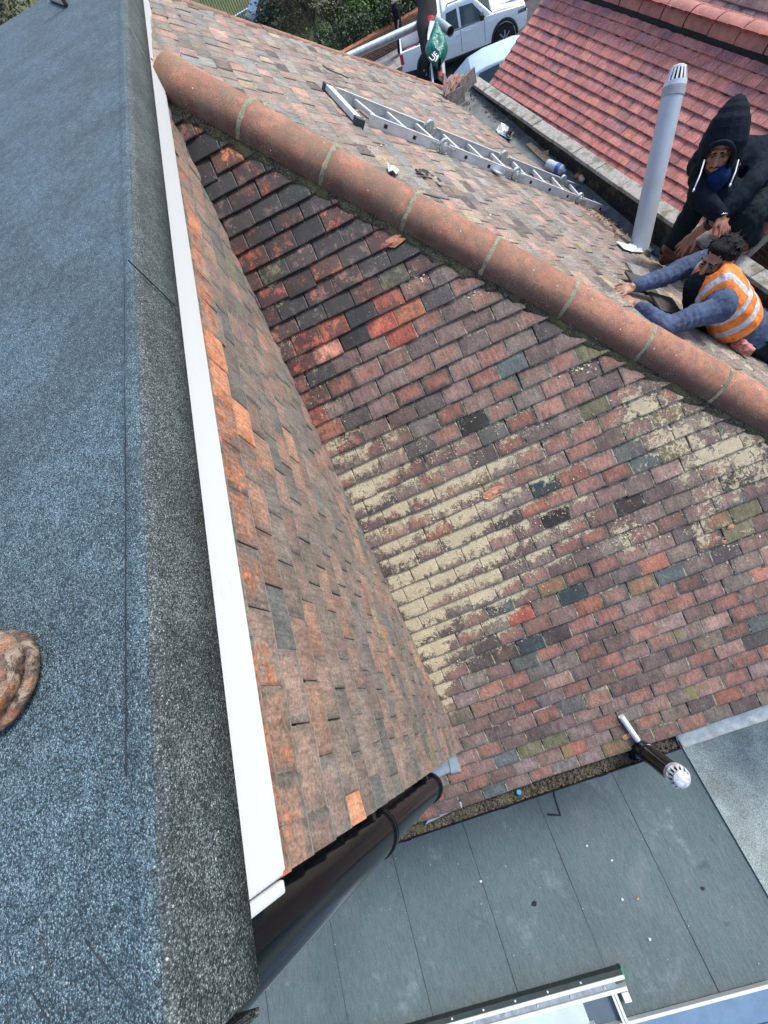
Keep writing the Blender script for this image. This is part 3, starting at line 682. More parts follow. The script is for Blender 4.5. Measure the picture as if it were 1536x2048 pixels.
# valley gutter floor between side slope and parapet
PZ = -1.02; _p, _q = on(941, 163, (0, 0, 1), PZ), on(1351, 448, (0, 0, 1), PZ)
yin = lambda x: _p.y + (_q.y - _p.y) / (_q.x - _p.x) * (x - _p.x)
pz = lambda x: PZ
fl = MB(); vs = []; fs = []
for i in range(81):
    f_ = i / 80; x = -5.35 + 6.5 * f_; yi = g0.y + gd.y / gd.x * (x - g0.x) - .12; zi = zB(x, yi + .12) - .028; yo = yin(x) + .02
    for j in range(9):
        y = yi + (yo - yi) * j / 8; vs.append((x, y, zi + .006 * mnoise.noise(Vector((x * 5, y * 8, 0))) + (-.05 if j == 0 else 0)))
for i in range(80):
    for j in range(8): fs.append((i * 9 + j, (i + 1) * 9 + j, (i + 1) * 9 + j + 1, i * 9 + j + 1))
fl.add(vs, fs); tag(fl.build('valley_gutter', M_gutterfloor, house, smooth='all'), 'dusty lined gutter between the pale slope and the parapet')

# =================================================================== PARAPET
par = thing('parapet_wall', (-2, 3.05, -1.6), 'low parapet wall with grey lichened coping between the old roof and red roof', 'parapet')
mb = MB(); vs = []; fs = []; n = 110
for i in range(n + 1):
    x = -5.22 + 6.6 * i / n; y = yin(x) + .014
    for z, dy in ((-1.75, -.0), (-1.3, 0), (pz(x) - .12, 0), (pz(x) - .03, .004), (pz(x) - .03, .10), (-1.75, .10)):
        vs.append((x, y + dy + .004 * mnoise.noise(Vector((x * 12, z * 12, 0))), z))
for i in range(n):
    for k in range(5): fs.append((i * 6 + k, (i + 1) * 6 + k, (i + 1) * 6 + k + 1, i * 6 + k + 1)[::-1])
fs.append((0, 1, 2, 3, 4, 5)); fs.append(tuple(n * 6 + k for k in range(5, -1, -1)))
mb.add(vs, fs); mb.build('parapet_body', M_wallblack, par)
x = -5.26
while x < 1.3:
    L = .40 + random.uniform(-.01, .01); a = Vector((x, yin(x) - .012, pz(x))); b = Vector((x + L - .006, yin(x + L) - .012, pz(x + L)))
    d = (b - a) / 2; m_ = (a + b) / 2; w_ = Vector((-.099, 1, 0)).normalized()
    MB().box(m_ + w_ * .066 - ZA * .018 + ZA * random.uniform(-.003, .003), d, w_ * .066, Vector((0, .0, .018))).build('coping_stone', M_coping, par, bevel=.005)
    x += L

# =================================================================== NEIGHBOUR'S RED ROOF
nb = thing('neighbouring_house', (-2.5, 4, -7), 'next door house with pinkish red tiled roof and round ridge tiles', 'house')
an = math.atan(.0935); UR = Vector((math.cos(an), math.sin(an), 0)); VR = Vector((-math.sin(an), math.cos(an), 0))
PR = rad(33); SR = (-VR * math.cos(PR) - ZA * math.sin(PR)); NR = (-VR * math.sin(PR) + ZA * math.cos(PR))
OR = on(1200, 322, (0, 0, 1), PZ) + Vector((0, .03, -.10))
def onR(px, py): return on(px, py, NR, NR.dot(OR))
rl = onR(1297, 30); rr = onR(1536, 112); verg_l = onR(1000, 140); verg_r = onR(1536, 469)
sR = -((rl + rr) / 2 - OR).dot(SR)
uL = (verg_l - OR).dot(UR); uR_ = (verg_r - OR).dot(UR)
redt = tiles('red_roof_slope', M_red, nb, OR, UR, SR, NR, uL, uR_, -sR - .10, -.02, .090, .15, pickR,
             clips=[(OR + UR * uL, -UR), (OR + UR * uR_, UR)], jit=.45, tilt=.018, thick=.014, seed=21, slip=0, lap=1.35)
mb = MB(); o_ = OR - NR * .012
mb.poly([o_ + UR * uL - SR * .03, o_ + UR * uR_ - SR * .03, o_ + UR * uR_ - SR * sR, o_ + UR * uL - SR * sR], NR, .03)
ridge = OR - SR * (sR + .075)
NR2 = (VR * math.sin(PR) + ZA * math.cos(PR)); SR2 = (VR * math.cos(PR) - ZA * math.sin(PR))
mb.poly([ridge + UR * uL, ridge + UR * uR_, ridge + UR * uR_ + SR2 * 1.6, ridge + UR * uL + SR2 * 1.6], NR2, .03)
mb.build('red_roof_deck', M_deck, nb)
tiles('far_red_roof_slope', M_red, nb, ridge, UR, SR2, NR2, uL, uR_, 0, 1.6, .1, .1675, pickR, clips=[(ridge + UR * uL, -UR), (ridge + UR * uR_, UR)], jit=.4, seed=22)
M_ridgered = simple('pinkish_ridge_clay', (.40, .165, .13), .75, .2, 9, bump=.3, bsc=90)
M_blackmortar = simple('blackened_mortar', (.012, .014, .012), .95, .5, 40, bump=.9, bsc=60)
hip_run('ridge', ridge + UR * uL + ZA * .03, ridge + UR * uR_ + ZA * .03, .118, .30, nb, M_blackmortar, M_ridgered, gap=.006, jointmat=M_blackmortar, down=.06, bw=.25)
# ragged black line along each course tail
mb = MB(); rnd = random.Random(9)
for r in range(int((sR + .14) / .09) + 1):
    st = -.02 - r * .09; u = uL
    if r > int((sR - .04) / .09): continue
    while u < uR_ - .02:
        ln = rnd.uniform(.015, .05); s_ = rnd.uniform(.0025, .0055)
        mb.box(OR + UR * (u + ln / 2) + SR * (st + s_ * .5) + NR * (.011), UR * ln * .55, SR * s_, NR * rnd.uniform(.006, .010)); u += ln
mb.build('course_line', M_blackmortar, nb)
mb = MB(); mb.box(OR + UR * (uR_ + .012) - SR * (sR / 2 - .05) - NR * .01, UR * .012, SR * (sR / 2 + .08), NR * .03); mb.build('verge_strip', simple('pale_verge', (.3, .27, .22), .8), nb)
mb = MB(); mb.abox((-4.5, 3.25, -7), (uR_ - 4.7, 4.6, -1.45)); mb.build('neighbour_wall', M_brick, nb)
# darker lower roof behind its rear verge
low_o = OR + UR * (uR_ + .3) - ZA * .9
tiles('lower_roof_slope', M_tileA, nb, low_o, UR, SR, NR, -.2, 3, -2.5, .3, .1, .1675, pickD, seed=31)
# =================================================================== the roof after next
nb2 = thing('distant_house', (-2, 7, -7), 'weathered mauve tiled roof just showing beyond the red ridge at the top right', 'house')
O2 = Vector((-6, 5.4, -.75))
tiles('tiled_slope', M_tileB, nb2, O2, UR, SR, NR, -1, 9, -3.2, .4, .12, .2, lambda p, r: ((*jitc(wpick(r, [((.17, .10, .10), 3), ((.24, .14, .13), 2), ((.13, .11, .12), 2)]), r, .15), r.random()), (.1, 0, .2, .1)), seed=41)
mb = MB(); mb.poly([O2 - UR + SR * .4 - NR * .02, O2 + UR * 9 + SR * .4 - NR * .02, O2 + UR * 9 - SR * 3.2 - NR * .02, O2 - UR - SR * 3.2 - NR * .02], NR, .05); mb.build('roof_deck', M_deck, nb2)
mb = MB(); mb.abox((-6, 5.9, -7), (2, 8, -1.2)); mb.build('distant_wall', M_brick, nb2)

# =================================================================== LOWER FLAT ROOFS
ZL = -4.1
M_lap = simple('dark_felt_lap', (.035, .05, .055), .8, .4, 8)
ext = thing('flat_roof_extension', (4, 0, -7), 'single storey extension below the gutter with dark worn felt flat roof in strips', 'extension')
ys = [-4.40, -3.46, -2.55, -1.63, -.72, .176, 1.05, 1.885]
for i in range(len(ys) - 1):
    vs = []; fs = []
    for a in range(61):
        for b in range(9):
            x = 2.06 + 5.4 * a / 60; y = ys[i] + (ys[i + 1] - ys[i] + .05) * b / 8
            wob = .010 * mnoise.noise(Vector((x * .8, ys[i + 1] if b > 4 else ys[i], 2))) * (1 if b in (0, 8) else 0)
            vs.append((x, y + wob, ZL + (.004 if b == 8 else 0) * 1 - (.004 if b == 0 else 0) + .004 * mnoise.noise(Vector((x * 1.4, y * 1.7, 1)))))
    for a in range(60):
        for b in range(8): fs.append((a * 9 + b, (a + 1) * 9 + b, (a + 1) * 9 + b + 1, a * 9 + b + 1))
    o = MB().add(vs, fs).build('felt_strip', M_low, ext, smooth='all')
    s_ = strip('', [(2.06 + .2 * k, ys[i + 1] + .050 + .008 * mnoise.noise(Vector((2.06 + .2 * k) * Vector((.8, .3, 0)))), ZL + .003) for k in range(28)], .004, .003, None, None)
    if i < len(ys) - 2: MB().add(s_.v, s_.f).build('felt_lap', M_lap, ext)
mb = MB(); mb.abox((2.06, -4.4, -7), (7.4, 1.9, ZL - .03)); mb.build('extension_wall', M_brick, ext)
s_ = strip('', [on(x, y, (0, 0, 1), ZL + .006) for x, y in [(1106, 1562), (1108, 1590), (1116, 1615), (1121, 1631), (1112, 1630), (1095, 1629)]], .010, .008, None, None)
MB().add(s_.v, s_.f).build('felt_tear', M_bitumen, ext)
ext2 = thing('pale_flat_roof_extension', (4, 2.3, -7), 'neighbouring extension with pale green grey felt roof right of the dark felt', 'extension')
mb = MB(); mb.abox((2.12, 1.90, ZL + .004), (7.4, 2.84, ZL + .022)); mb.build('pale_felt', M_felt_pale, ext2)
mb = MB(); mb.abox((2.06, 2.845, ZL - .02), (7.4, 4.6, ZL + .010)); mb.build('dark_felt', M_low, ext2)
mb = MB(); mb.abox((2.06, 1.93, -7), (7.4, 4.6, ZL - .03)); mb.build('extension_wall', M_brick, ext2)
# scraps on the felt
rnd = random.Random(12)
scr = [(1069, 1808, .035, M_black), (1407, 1778, .022, M_black), (1245, 1799, .016, M_white), (1224, 1721, .016, M_white), (962, 1763, .02, M_white), (1276, 1798, .018, None), (1300, 1879, .018, M_white), (1174, 1692, .014, M_white)]
M_scrapo = simple('orange_clay_chip', (.50, .24, .15), .8, .2, 30)
M_bit = simple('dark_roof_scrap', (.012, .012, .014), .5, .2)
for i, (x, y, s, m_) in enumerate(scr):
    p = on(x, y, (0, 0, 1), ZL + .012); mb = MB(); n = 9
    pts = [p + Vector((math.cos(k * 2 * math.pi / n) * s * .75 * rnd.uniform(.5, 1.1), math.sin(k * 2 * math.pi / n) * s * rnd.uniform(.4, 1), 0)) for k in range(n)]
    mb.poly(pts, ZA, .014); o = mb.build('roof_scrap', (m_ or M_scrapo) if m_ is not M_black else M_bit, smooth=False)
    tag(o, ['crumpled black scrap in the middle of the dark felt roof', 'small black scrap on the right of the dark felt', 'white chip beside the orange chip on dark felt', 'white chip midway between gutter and rail on dark felt', 'white chip on the left part of the dark felt', 'orange clay chip on the dark felt', 'white chip on the felt near the long grey rail', 'white chip below the black hooked line on the felt'][i], 'scrap', 'scraps on the dark felt roof')
mb = MB()
for i in range(40):
    p = on(rnd.uniform(560, 1530), rnd.uniform(1560, 2040), (0, 0, 1), ZL + .007)
    if p.x < 2.3 or p.y < -4 or p.y > 2.7: continue
    crumb(mb, p, rnd.uniform(.002, .006), rnd)
tag(mb.build('grit', simple('pale_grit', (.5, .49, .45), .8), None), 'pale grit scattered over the felt roofs', 'grit', kind='stuff')

# frame and blue panel at the foot of the picture
def onL(px, py, h=0): return on(px, py, (0, 0, 1), ZL + h)
fr = thing('rooflight_frame', (4.2, -.8, ZL), 'open white and grey aluminium rooflight frame with long bolted rail', 'rooflight')
def ybar(name, x0, x1, y0, y1, z0, z1, m): 
    mb = MB(); mb.abox((x0, y0, ZL + z0), (x1, y1, ZL + z1)); return mb.build(name, m, fr, bevel=.002)
M_gskt = simple('green_black_gasket', (.035, .05, .045), .5, .2)
ybar('gasket', 4.035, 4.075, -3., .36, .02, .10, M_gskt); ybar('rail', 4.077, 4.108, -3., .36, .02, .105, M_white)
tr = ybar('track', 4.110, 4.155, -3., .26, .02, .085, M_lead); ybar('rail', 4.157, 4.187, -3., .345, .02, .1, M_white)
mb = MB(); mb.abox((4.030, .3615, ZL + .02), (4.10, .371, ZL + .10)); mb.build('end_cap', simple('green_end_cap', (.03, .33, .20), .5), fr)
for k in range(9):
    mb = MB(); mb.tube([(4.132, .15 - .33 * k, ZL + .085), (4.132, .15 - .33 * k, ZL + .096)], .012, 10); mb.tube([(4.132, .12 - .33 * k, ZL + .085), (4.132, .12 - .33 * k, ZL + .092)], .006, 8); mb.build('bolt', M_hinge, tr)
    mb = MB(); mb.abox((4.045, -.05 - .33 * k, ZL + .10), (4.06, -.035 - .33 * k, ZL + .108)); mb.build('clip', M_white, fr)
M_palepanel = simple('pale_blue_sheet', (.50, .60, .68), .3, .06, 4, bump=.05)
ybar('panel', 4.192, 4.335, -3., -.10, .03, .075, M_palepanel); ybar('rail', 4.338, 4.385, -3., -.06, .03, .09, M_white)
for y in (.185, -.13, -.60): 
    mb = MB(); mb.abox((4.19 if y > 0 else 4.388, y, ZL + .03), (5.2, y + .022, ZL + .08)); mb.abox((4.19 if y > 0 else 4.388, y + .028, ZL + .03), (5.2, y + .05, ZL + .085)); mb.build('crossbar', M_white, fr)
mb = MB(); mb.abox((4.21, .275, ZL + .02), (4.28, .34, ZL + .06)); mb.build('corner_block', M_white, fr, bevel=.003)
mb = MB(); mb.abox((4.19, -3, ZL + .012), (5.2, .18, ZL + .02)); mb.build('glass_pane', M_glass, fr)
bp = thing('panelled_rooflight', (4.9, .9, ZL), 'blue boarded panel with white edge trim at the bottom right of the felt roof', 'panel')
M_bluep = simple('slate_blue_board', (.13, .22, .33), .45, .1, 5, bump=.1)
mb = MB(); mb.abox((4.412, .26, ZL + .02), (6., 1.50, ZL + .06)); mb.build('board', M_bluep, bp)
mb = MB(); mb.abox((4.385, -.05, ZL + .015), (4.41, 1.53, ZL + .075)); mb.build('edge_trim', M_white, bp, bevel=.003)
mb = MB(); mb.abox((4.412, 1.502, ZL + .015), (6., 1.528, ZL + .075)); mb.build('edge_trim', M_white, bp, bevel=.003)
for x in (4.60, 4.78, 4.96, 5.14):
    mb = MB(); mb.abox((x, .262, ZL + .0605), (x + .008, 1.498, ZL + .064)); mb.build('board_joint', simple('dark_blue_groove', (.02, .05, .09), .6), bp)

# =================================================================== FLUES
def cowl(mb_list, base, ax, r, name, parent, m, dark, nslot=12, h=.09):
    ax = ax.normalized(); u = ax.cross(XA).normalized(); v = ax.cross(u)
    mb = MB(); mb.tube([base, base + ax * .03], [r * 1.06, r * 1.06], 28); mb.tube([base + ax * h, base + ax * (h + .012), base + ax * (h + .022)], [r * .74, r * .72, r * .5], 28); mb.build('cowl_cap', m, parent, smooth=True)
    for k in range(nslot):
        a = 2 * math.pi * k / nslot; d = u * math.cos(a) + v * math.sin(a); t = ax.cross(d)
        b0 = base + ax * .03 + d * r; b1 = base + ax * h + d * r * .72
        m2 = MB(); dd = (b1 - b0) / 2; m2.box((b0 + b1) / 2, dd, t * r * .085, d * .003); m2.build('cowl_vane', m, parent)
    m3 = MB(); m3.tube([base + ax * .03, base + ax * h], [r * .80, r * .58], 20); m3.build('cowl_core', dark, parent, smooth=True)
fb = onB(1276, 507); ft = AT(1347, 182, 3.36)
fl = thing('grey_flue_pipe', fb, 'tall pale grey vent pipe with slotted top rising beside the hooded man', 'pipe')
mb = MB(); mb.tube([fb - (ft - fb) * .02, ft], .078, 40); mb.build('pipe', M_pipegrey, fl, smooth=True)
ax = (ft - fb).normalized()
mb = MB(); mb.tube([ft - ax * .04, ft - ax * .038, ft + ax * .02, ft + ax * .022], [.080, .0825, .0825, .080], 40); mb.build('collar', simple('mid_grey_plastic', (.33, .37, .38), .5, .1), fl, smooth=True)
cowl(None, ft + ax * .02, ax, .076, 'cowl', fl, M_white, M_bit, 16, .105)
mb = MB(); mb.tube([fb - ax * .06, fb + ax * .012, fb + ax * .02], [.115, .093, .086], 32); mb.build('rubber_boot', M_bit, fl, smooth=True)
s0 = Vector((2.165, 1.03, -1.70)); s1 = AT(1287, 1499, 2.74); s2 = AT(1351, 1549, 2.36)
bf = thing('black_flue_pipe', s1, 'short black flue with ribbed white topped cowl leaning out over the rear gutter', 'pipe')
a2 = (s2 - s1).normalized()
mb = MB(); mb.tube([s1 - a2 * .05, s1 - a2 * .02, s1, s1 + (s2 - s1) * .5, s2], [.042, .050, .053, .053, .053], 36); mb.build('pipe', M_black, bf, smooth=True)
mb = MB(); mb.tube([s1 + a2 * .05, s1 + a2 * .053, s1 + a2 * .08, s1 + a2 * .083], [.054, .058, .058, .054], 36); mb.build('collar', M_black, bf, smooth=True)
mb = MB(); mb.tube([Vector((2.12, .93, -1.86)), AT(1268, 1503, 2.84), AT(1276, 1500, 2.80), s1 - a2 * .03], [.05, .052, .054, .055], 24); mb.build('elbow', M_black, bf, smooth=True)
cowl(None, s2, a2, .058, 'cowl', bf, simple('silver_white_paint', (.46, .50, .52), .4, .3, 30), M_bit, 14, .055)
w0 = onA(1242, 1432, .035); w1 = AT(1285, 1494, 2.76)
wp = thing('white_condensate_pipe', w0, 'short white pipe lying over the lowest tiles into the black flue', 'pipe')
mb = MB(); mb.tube([w0, w1], .018, 20); mb.build('pipe', M_white, wp, smooth=True)
mb = MB(); d_ = (w1 - w0).normalized(); mb.tube([w1 - d_ * .06, w1 + d_ * .01], .0215, 20); mb.build('pipe_sleeve', simple('navy_tape', (.03, .06, .10), .4), wp, smooth=True)
mb = MB(); c_ = Vector((gx + .0, on(1034, 1574, (0, 0, 1), -1.63).y, -1.632)); mb.tube([c_, c_ + ZA * .012], [.016, .015], 20); o = mb.build('bottle_cap', simple('bright_blue_plastic', (.05, .33, .62), .35), smooth=True); tag(o, 'small bright blue bottle cap in the silt of the rear gutter', 'bottle cap')

# =================================================================== LADDER
N0, N1 = onB(738, 240, .055), onB(1243, 434, .05); F0, F1 = onB(672, 186, .055), onB(1216, 401, .05)
lad = thing('folding_ladder', onB(740, 243), 'long silver folding ladder with round hinges lying down the pale tiled slope', 'ladder')
joints = [.40, .66, .845]
def lr(a, b, t): return a.lerp(b, t)
def tpar(a, b, px):       # fraction along the rail at picture column px
    lo, hi = 0., 1.
    for _ in range(30):
        m_ = (lo + hi) / 2; v_ = lr(a, b, m_) - CAMPOS
        if 768 + FPX * R0.dot(v_) / R2.dot(v_) < px: lo = m_
        else: hi = m_
    return lo
jn = [tpar(N0, N1, x) for x in (886, 1029, 1156)]; jf = [tpar(F0, F1, x) for x in (857, 1005, 1123)]
sideL = (N0 - F0).normalized()
for a, b, js, sgn in ((N0, N1, jn, 1), (F0, F1, jf, -1)):
    cuts = [0.] + js + [1.]
    for i in range(4):
        t0 = cuts[i] + (.018 if i else 0); t1 = cuts[i + 1] - (.018 if i < 3 else 0)
        p, q = lr(a, b, t0), lr(a, b, t1); d = (q - p) / 2; c = (p + q) / 2; dd = d.normalized(); s_ = dd.cross(NB).normalized() * sgn
        if s_.dot(sideL) * sgn < 0: s_ = -s_
        mb = MB(); mb.box(c + s_ * 0, d, s_ * .0035, NB * .031)
        for e in (-1, 1): mb.box(c + NB * .031 * e - s_ * .008, d, s_ * .0115, NB * .0022)
        mb.build('rail', M_alu, lad)
for t in [.045 + .0835 * k for k in range(12)]:
    tn = tpar(N0, N1, 738 + (1243 - 738) * 0) if False else t
    p, q = lr(N0, N1, t), lr(F0, F1, t); d = (q - p) / 2; c = (p + q) / 2; dn = (N1 - N0).normalized()
    mb = MB(); mb.box(c, d * .97, dn * .014, NB * .013); mb.build('rung', M_alu, lad, bevel=.004)
    dd = (p - q).normalized(); mb = MB(); mb.box(p + dd * .0045, dd * .002, dn * .013, NB * .011); mb.build('rung_socket', M_bit, lad)
for a, b, js, sg in ((N0, N1, jn, 1), (F0, F1, jf, -1)):
    for t in js:
        p = lr(a, b, t); s_ = sideL * sg; dn = (b - a).normalized()
        p = p + NB * .018
        mb = MB(); mb.tube([p - s_ * .013, p - s_ * .011, p + s_ * .011, p + s_ * .013], [.040, .046, .046, .040], 28)
        hg = mb.build('hinge', M_hinge, lad, smooth=True)
        mb = MB(); mb.tube([p + s_ * .013, p + s_ * .019], [.026, .024], 20); mb.tube([p + s_ * .019, p + s_ * .026], [.011, .010], 14); mb.build('hinge_knob', M_alu, hg, smooth=True)
        for e in (-1, 1):
            mb = MB(); mb.box(p + dn * .06 * e - NB * .016, dn * .055, s_ * .0075, NB * .021); mb.build('hinge_plate', M_hinge, hg, bevel=.003)
p, q = onB(657, 176, .05), onB(716, 240, .05); d = (q - p) / 2
mb = MB(); mb.box((p + q) / 2, d, (N1 - N0).normalized() * .026, NB * .018); mb.build('foot_bar', M_alu, lad, bevel=.004)
for e, pp in ((1, q), (-1, p)):
    mb = MB(); mb.box(pp + d.normalized() * .02 * e - NB * .01, d.normalized() * .028, (N1 - N0).normalized() * .034, NB * .030); mb.build('rubber_foot', M_darkplastic, lad, bevel=.006)
mb = MB(); pp = onB(1235, 422, .03); mb.box(pp + SB * .10, SB * .12, XA * .022, NB * .006); mb.build('ladder_tip', M_alu, lad)
pp = lr(N0, N1, tpar(N0, N1, 990)); mb = MB(); mb.box(pp + sideL * .035 - NB * .01, SB * .035, sideL * .028, NB * .004); mb.box(pp + sideL * .006 + NB * .004, SB * .06, sideL * .0025, NB * .018); mb.build('paper_label', M_white, lad)

# =================================================================== LOOSE THINGS ON THE ROOF
def scrap_sheet(name, pts, nrm, m, th=.003, amp=.012, lab=None, cat=None, grp=None, up=.0):
    """crumpled flake through an outline"""
    nrm = Vector(nrm); pts = [Vector(p) for p in pts]; c = sum(pts, Vector()) / len(pts); vs = [c + nrm * (amp + up)]; fs = []; n = len(pts)
    rings = 4
    for r in range(1, rings + 1):
        for i, p in enumerate(pts):
            q = c.lerp(p, r / rings); vs.append(q + nrm * (up + abs(amp * 1.6 * mnoise.noise(q * 22)) + amp * .2))
    for i in range(n): fs.append((0, 1 + i, 1 + (i + 1) % n))
    for r in range(rings - 1):
        for i in range(n): fs.append((1 + r * n + i, 1 + (r + 1) * n + i, 1 + (r + 1) * n + (i + 1) % n, 1 + r * n + (i + 1) % n))
    o = MB().add(vs, fs).build(name, m); s_ = o.modifiers.new('t', 'SOLIDIFY'); s_.thickness = th
    return tag(o, lab, cat, grp)
def lpt(px, py, h=0): return onB(px, py, h + .030)
scrap_sheet('rag', [lpt(*q) for q in [(772, 332), (779, 335), (786, 333), (792, 338), (797, 347), (791, 352), (783, 349), (776, 347)]], NB, M_white, amp=.02, lab='white torn scrap on the pale tiles just above the big ridge', cat='rag')
# black strap with buckle
P_ = [lpt(x, y, .012) for x, y in [(833, 341), (842, 345), (850, 349), (853, 347), (860, 350), (868, 353), (875, 357), (880, 362), (883, 366)]]
strap = thing('black_strap', P_[0], 'black buckled strap on the pale tiles between the ridge and the ladder', 'strap')
s_ = strip('', P_, .014, .006, None, None, NB); MB().add(s_.v, s_.f).build('webbing', M_blackbar, strap)
mb = MB()
for i in range(9):
    p = lpt(836 + i * 2.4, 341 + (i % 3) * 3.2, .012); mb.tube([p - SB * .02, p + SB * .02], .006, 6)
mb.build('buckle', M_blackbar, strap)
s_ = strip('', [lpt(x, y, .012) for x, y in [(845, 388), (856, 391), (866, 394), (878, 397)]], .008, .006, None, None, NB); MB().add(s_.v, s_.f); tag(MB().add(s_.v, s_.f).build('thin_black_strip', M_bit), 'thin black strip on pale tiles below the buckled strap', 'strip')
s_ = strip('', [lpt(x, y, .014) for x, y in [(646, 132), (656, 140), (670, 146), (684, 151), (696, 158)]], .010, .008, None, None, NB); tag(MB().add(s_.v, s_.f).build('bent_black_strip', M_bit), 'long bent black strip on the pale tiles above the ladder foot', 'strip')
# gutter litter
def gz_(px, py, h=0):
    p = onB(px, py, 0); return p
def onG(px, py, h=0):       # on the valley gutter's floor
    p = onB(px, py); 
    for _ in range(8):
        zf = zB(p.x, g0.y + gd.y / gd.x * (p.x - g0.x)) - .024 + h; p = on(px, py, (0, 0, 1), zf)
    return p
scrap_sheet('crumpled_rag', [onG(*q) for q in [(993, 262), (1000, 252), (1010, 256), (1018, 262), (1014, 270), (1022, 278), (1024, 288), (1014, 286), (1006, 276), (996, 274)]], ZA, M_white, amp=.05, lab='crumpled white and black rag in the valley gutter', cat='rag')
scrap_sheet('dark_rag', [onG(*q) for q in [(1010, 270), (1020, 268), (1028, 275), (1020, 284), (1012, 280)]], ZA, M_bit, amp=.04, up=.012, lab='small black rag beside the crumpled white one in the gutter', cat='rag')
mb = MB(); pl = [onG(*q, .012) for q in [(1052, 288), (1062, 284), (1081, 300), (1098, 313), (1108, 321), (1092, 325), (1072, 308)]]; mb.poly(pl, ZA, .009)
pl = [onG(*q, .02) for q in [(1085, 304), (1094, 300), (1100, 295), (1097, 308)]]; mb.poly(pl, ZA, .01)
tag(mb.build('wood_offcut', M_wood), 'split pine offcut lying along the valley gutter', 'offcut')
b0, b1 = onG(1094, 328, .055), onG(1127, 342, .055); bd = (b1 - b0).normalized()
bt = thing('water_bottle', b0, 'clear plastic water bottle with blue label lying in the valley gutter', 'bottle')
M_clear = NT(mat('clear_plastic')).fin((.72, .80, .88), .12, **{'Transmission Weight': .35, 'IOR': 1.25}); 
mb = MB(); L_ = (b1 - b0).length
mb.tube([b0, b0 + bd * .01, b0 + bd * L_ * .28, b0 + bd * L_ * .32, b0 + bd * L_ * .6, b0 + bd * L_ * .9, b1], [.03, .048, .050, .046, .05, .048, .022], 24); mb.build('bottle_body', M_clear, bt, smooth=True)
mb = MB(); mb.tube([b0 + bd * L_ * .62, b0 + bd * L_ * .84], .0512, 24); mb.build('label_band', simple('blue_label', (.05, .16, .50), .4, .5, 40), bt, smooth=True)
mb = MB(); mb.tube([b1, b1 + bd * .03], .018, 16); mb.build('screw_cap', simple('blue_cap', (.25, .38, .75), .4), bt, smooth=True)
# stone and clay lump
mb = MB(); mb.ell(onG(1163, 357, .03), .05, .025, .035, nu=16); o = blob(mb, 'round_sponge', simple('cream_stone', (.55, .48, .33), .9), None, .006, 3, (.02, .03)); tag(o, 'cream round lump in the valley gutter beside the bottle', 'stone')
mb = MB(); mb.ell(onG(1155, 352, .02), .03, .03, .025, nu=12); o = blob(mb, 'clay_lump', M_scrapo, None, .006, 2, (.02, .03)); tag(o, 'small red clay lump against the cream stone in the gutter', 'stone')
# leaf litter in the gutter by the ladder foot
rnd = random.Random(77); mb = MB(); M_leaf = mortar_material('dry_leaves', (.12, .07, .035), (.28, .18, .10), (.50, .40, .26), .6)
for i in range(1100):
    t = rnd.random(); px = 1150 + t * 125 + rnd.gauss(0, 7); py = 385 + t * 85 + rnd.gauss(0, 9 + 9 * t)
    if (px - 1150) * .62 + 388 > py + 14: continue
    p = onB(px, py, .008 + abs(rnd.gauss(0, .012)))
    if p.y > yin(p.x) - .01: continue
    crumb(mb, p, rnd.uniform(.006, .020), rnd, .15)
for i in range(260):
    px = rnd.uniform(925, 1200); py = 185 + (px - 925) * .68 + rnd.gauss(0, 9); p = onG(px, py, .006)
    if p.y > yin(p.x) - .01: continue
    crumb(mb, p, rnd.uniform(.004, .012), rnd, .4)
tag(mb.build('leaf_litter', M_leaf), 'dry brown leaves and grit gathered in the valley gutter', 'leaf litter', kind='stuff')
# moss and crumbs on both slopes
mb = MB(); M_crumb = simple('lichen_crumbs', (.47, .43, .33), .95, .3, 60)
for i in range(900):
    q = rnd.choice([(830, 565, 22), (965, 590, 26), (1160, 740, 30), (1270, 800, 50), (1330, 850, 60), (1420, 900, 70), (1270, 1060, 50), (1400, 1040, 60), (1230, 1085, 40), (1500, 930, 60), (1450, 1110, 60)])
    p = onA(rnd.gauss(q[0], q[2] * .7), rnd.gauss(q[1], q[2] * .45), .022)
    if p.y > p.x - K - .16: continue
    crumb(mb, p, rnd.uniform(.002, .008), rnd, .8)
for i in range(900):
    p = onA(rnd.uniform(560, 1536), rnd.uniform(420, 1480), .024)
    if p.y > p.x - K - .16 or p.y < .02: continue
    crumb(mb, p, rnd.uniform(.001, .0032), rnd, .7)
for i in range(500):
    p = onB(rnd.uniform(500, 1500), rnd.uniform(120, 760), .026)
    if p.y < p.x - K + .16 or p.y > g0.y + gd.y / gd.x * (p.x - g0.x) or p.y < .05: continue
    crumb(mb, p, rnd.uniform(.002, .008), rnd, .6)
for i in range(26000):
    p = onA(rnd.uniform(560, 1330), rnd.uniform(700, 1440), 0)
    wgt = gauss(p, LA)
    if p.y < .015 or p.y > p.x - K - .17 or rnd.random() > wgt * 1.1 - .12: continue
    s_d = p.x / math.cos(P); fr_c = ((2.13 / math.cos(P) - s_d) / .1) % 1.0           # 1 just under the tail above
    if mnoise.noise(p * 16) * .9 + (fr_c - .55) * 1.1 + rnd.gauss(0, .25) + wgt * .35 < .25: continue
    crumb(mb, p + NA * (.034 - .019 * fr_c + .004), rnd.uniform(.0012, .0042), rnd, .8)
tag(mb.build('lichen_crumbs', M_crumb), 'pale lichen crumbs scattered over the old tiles', 'lichen', kind='stuff')
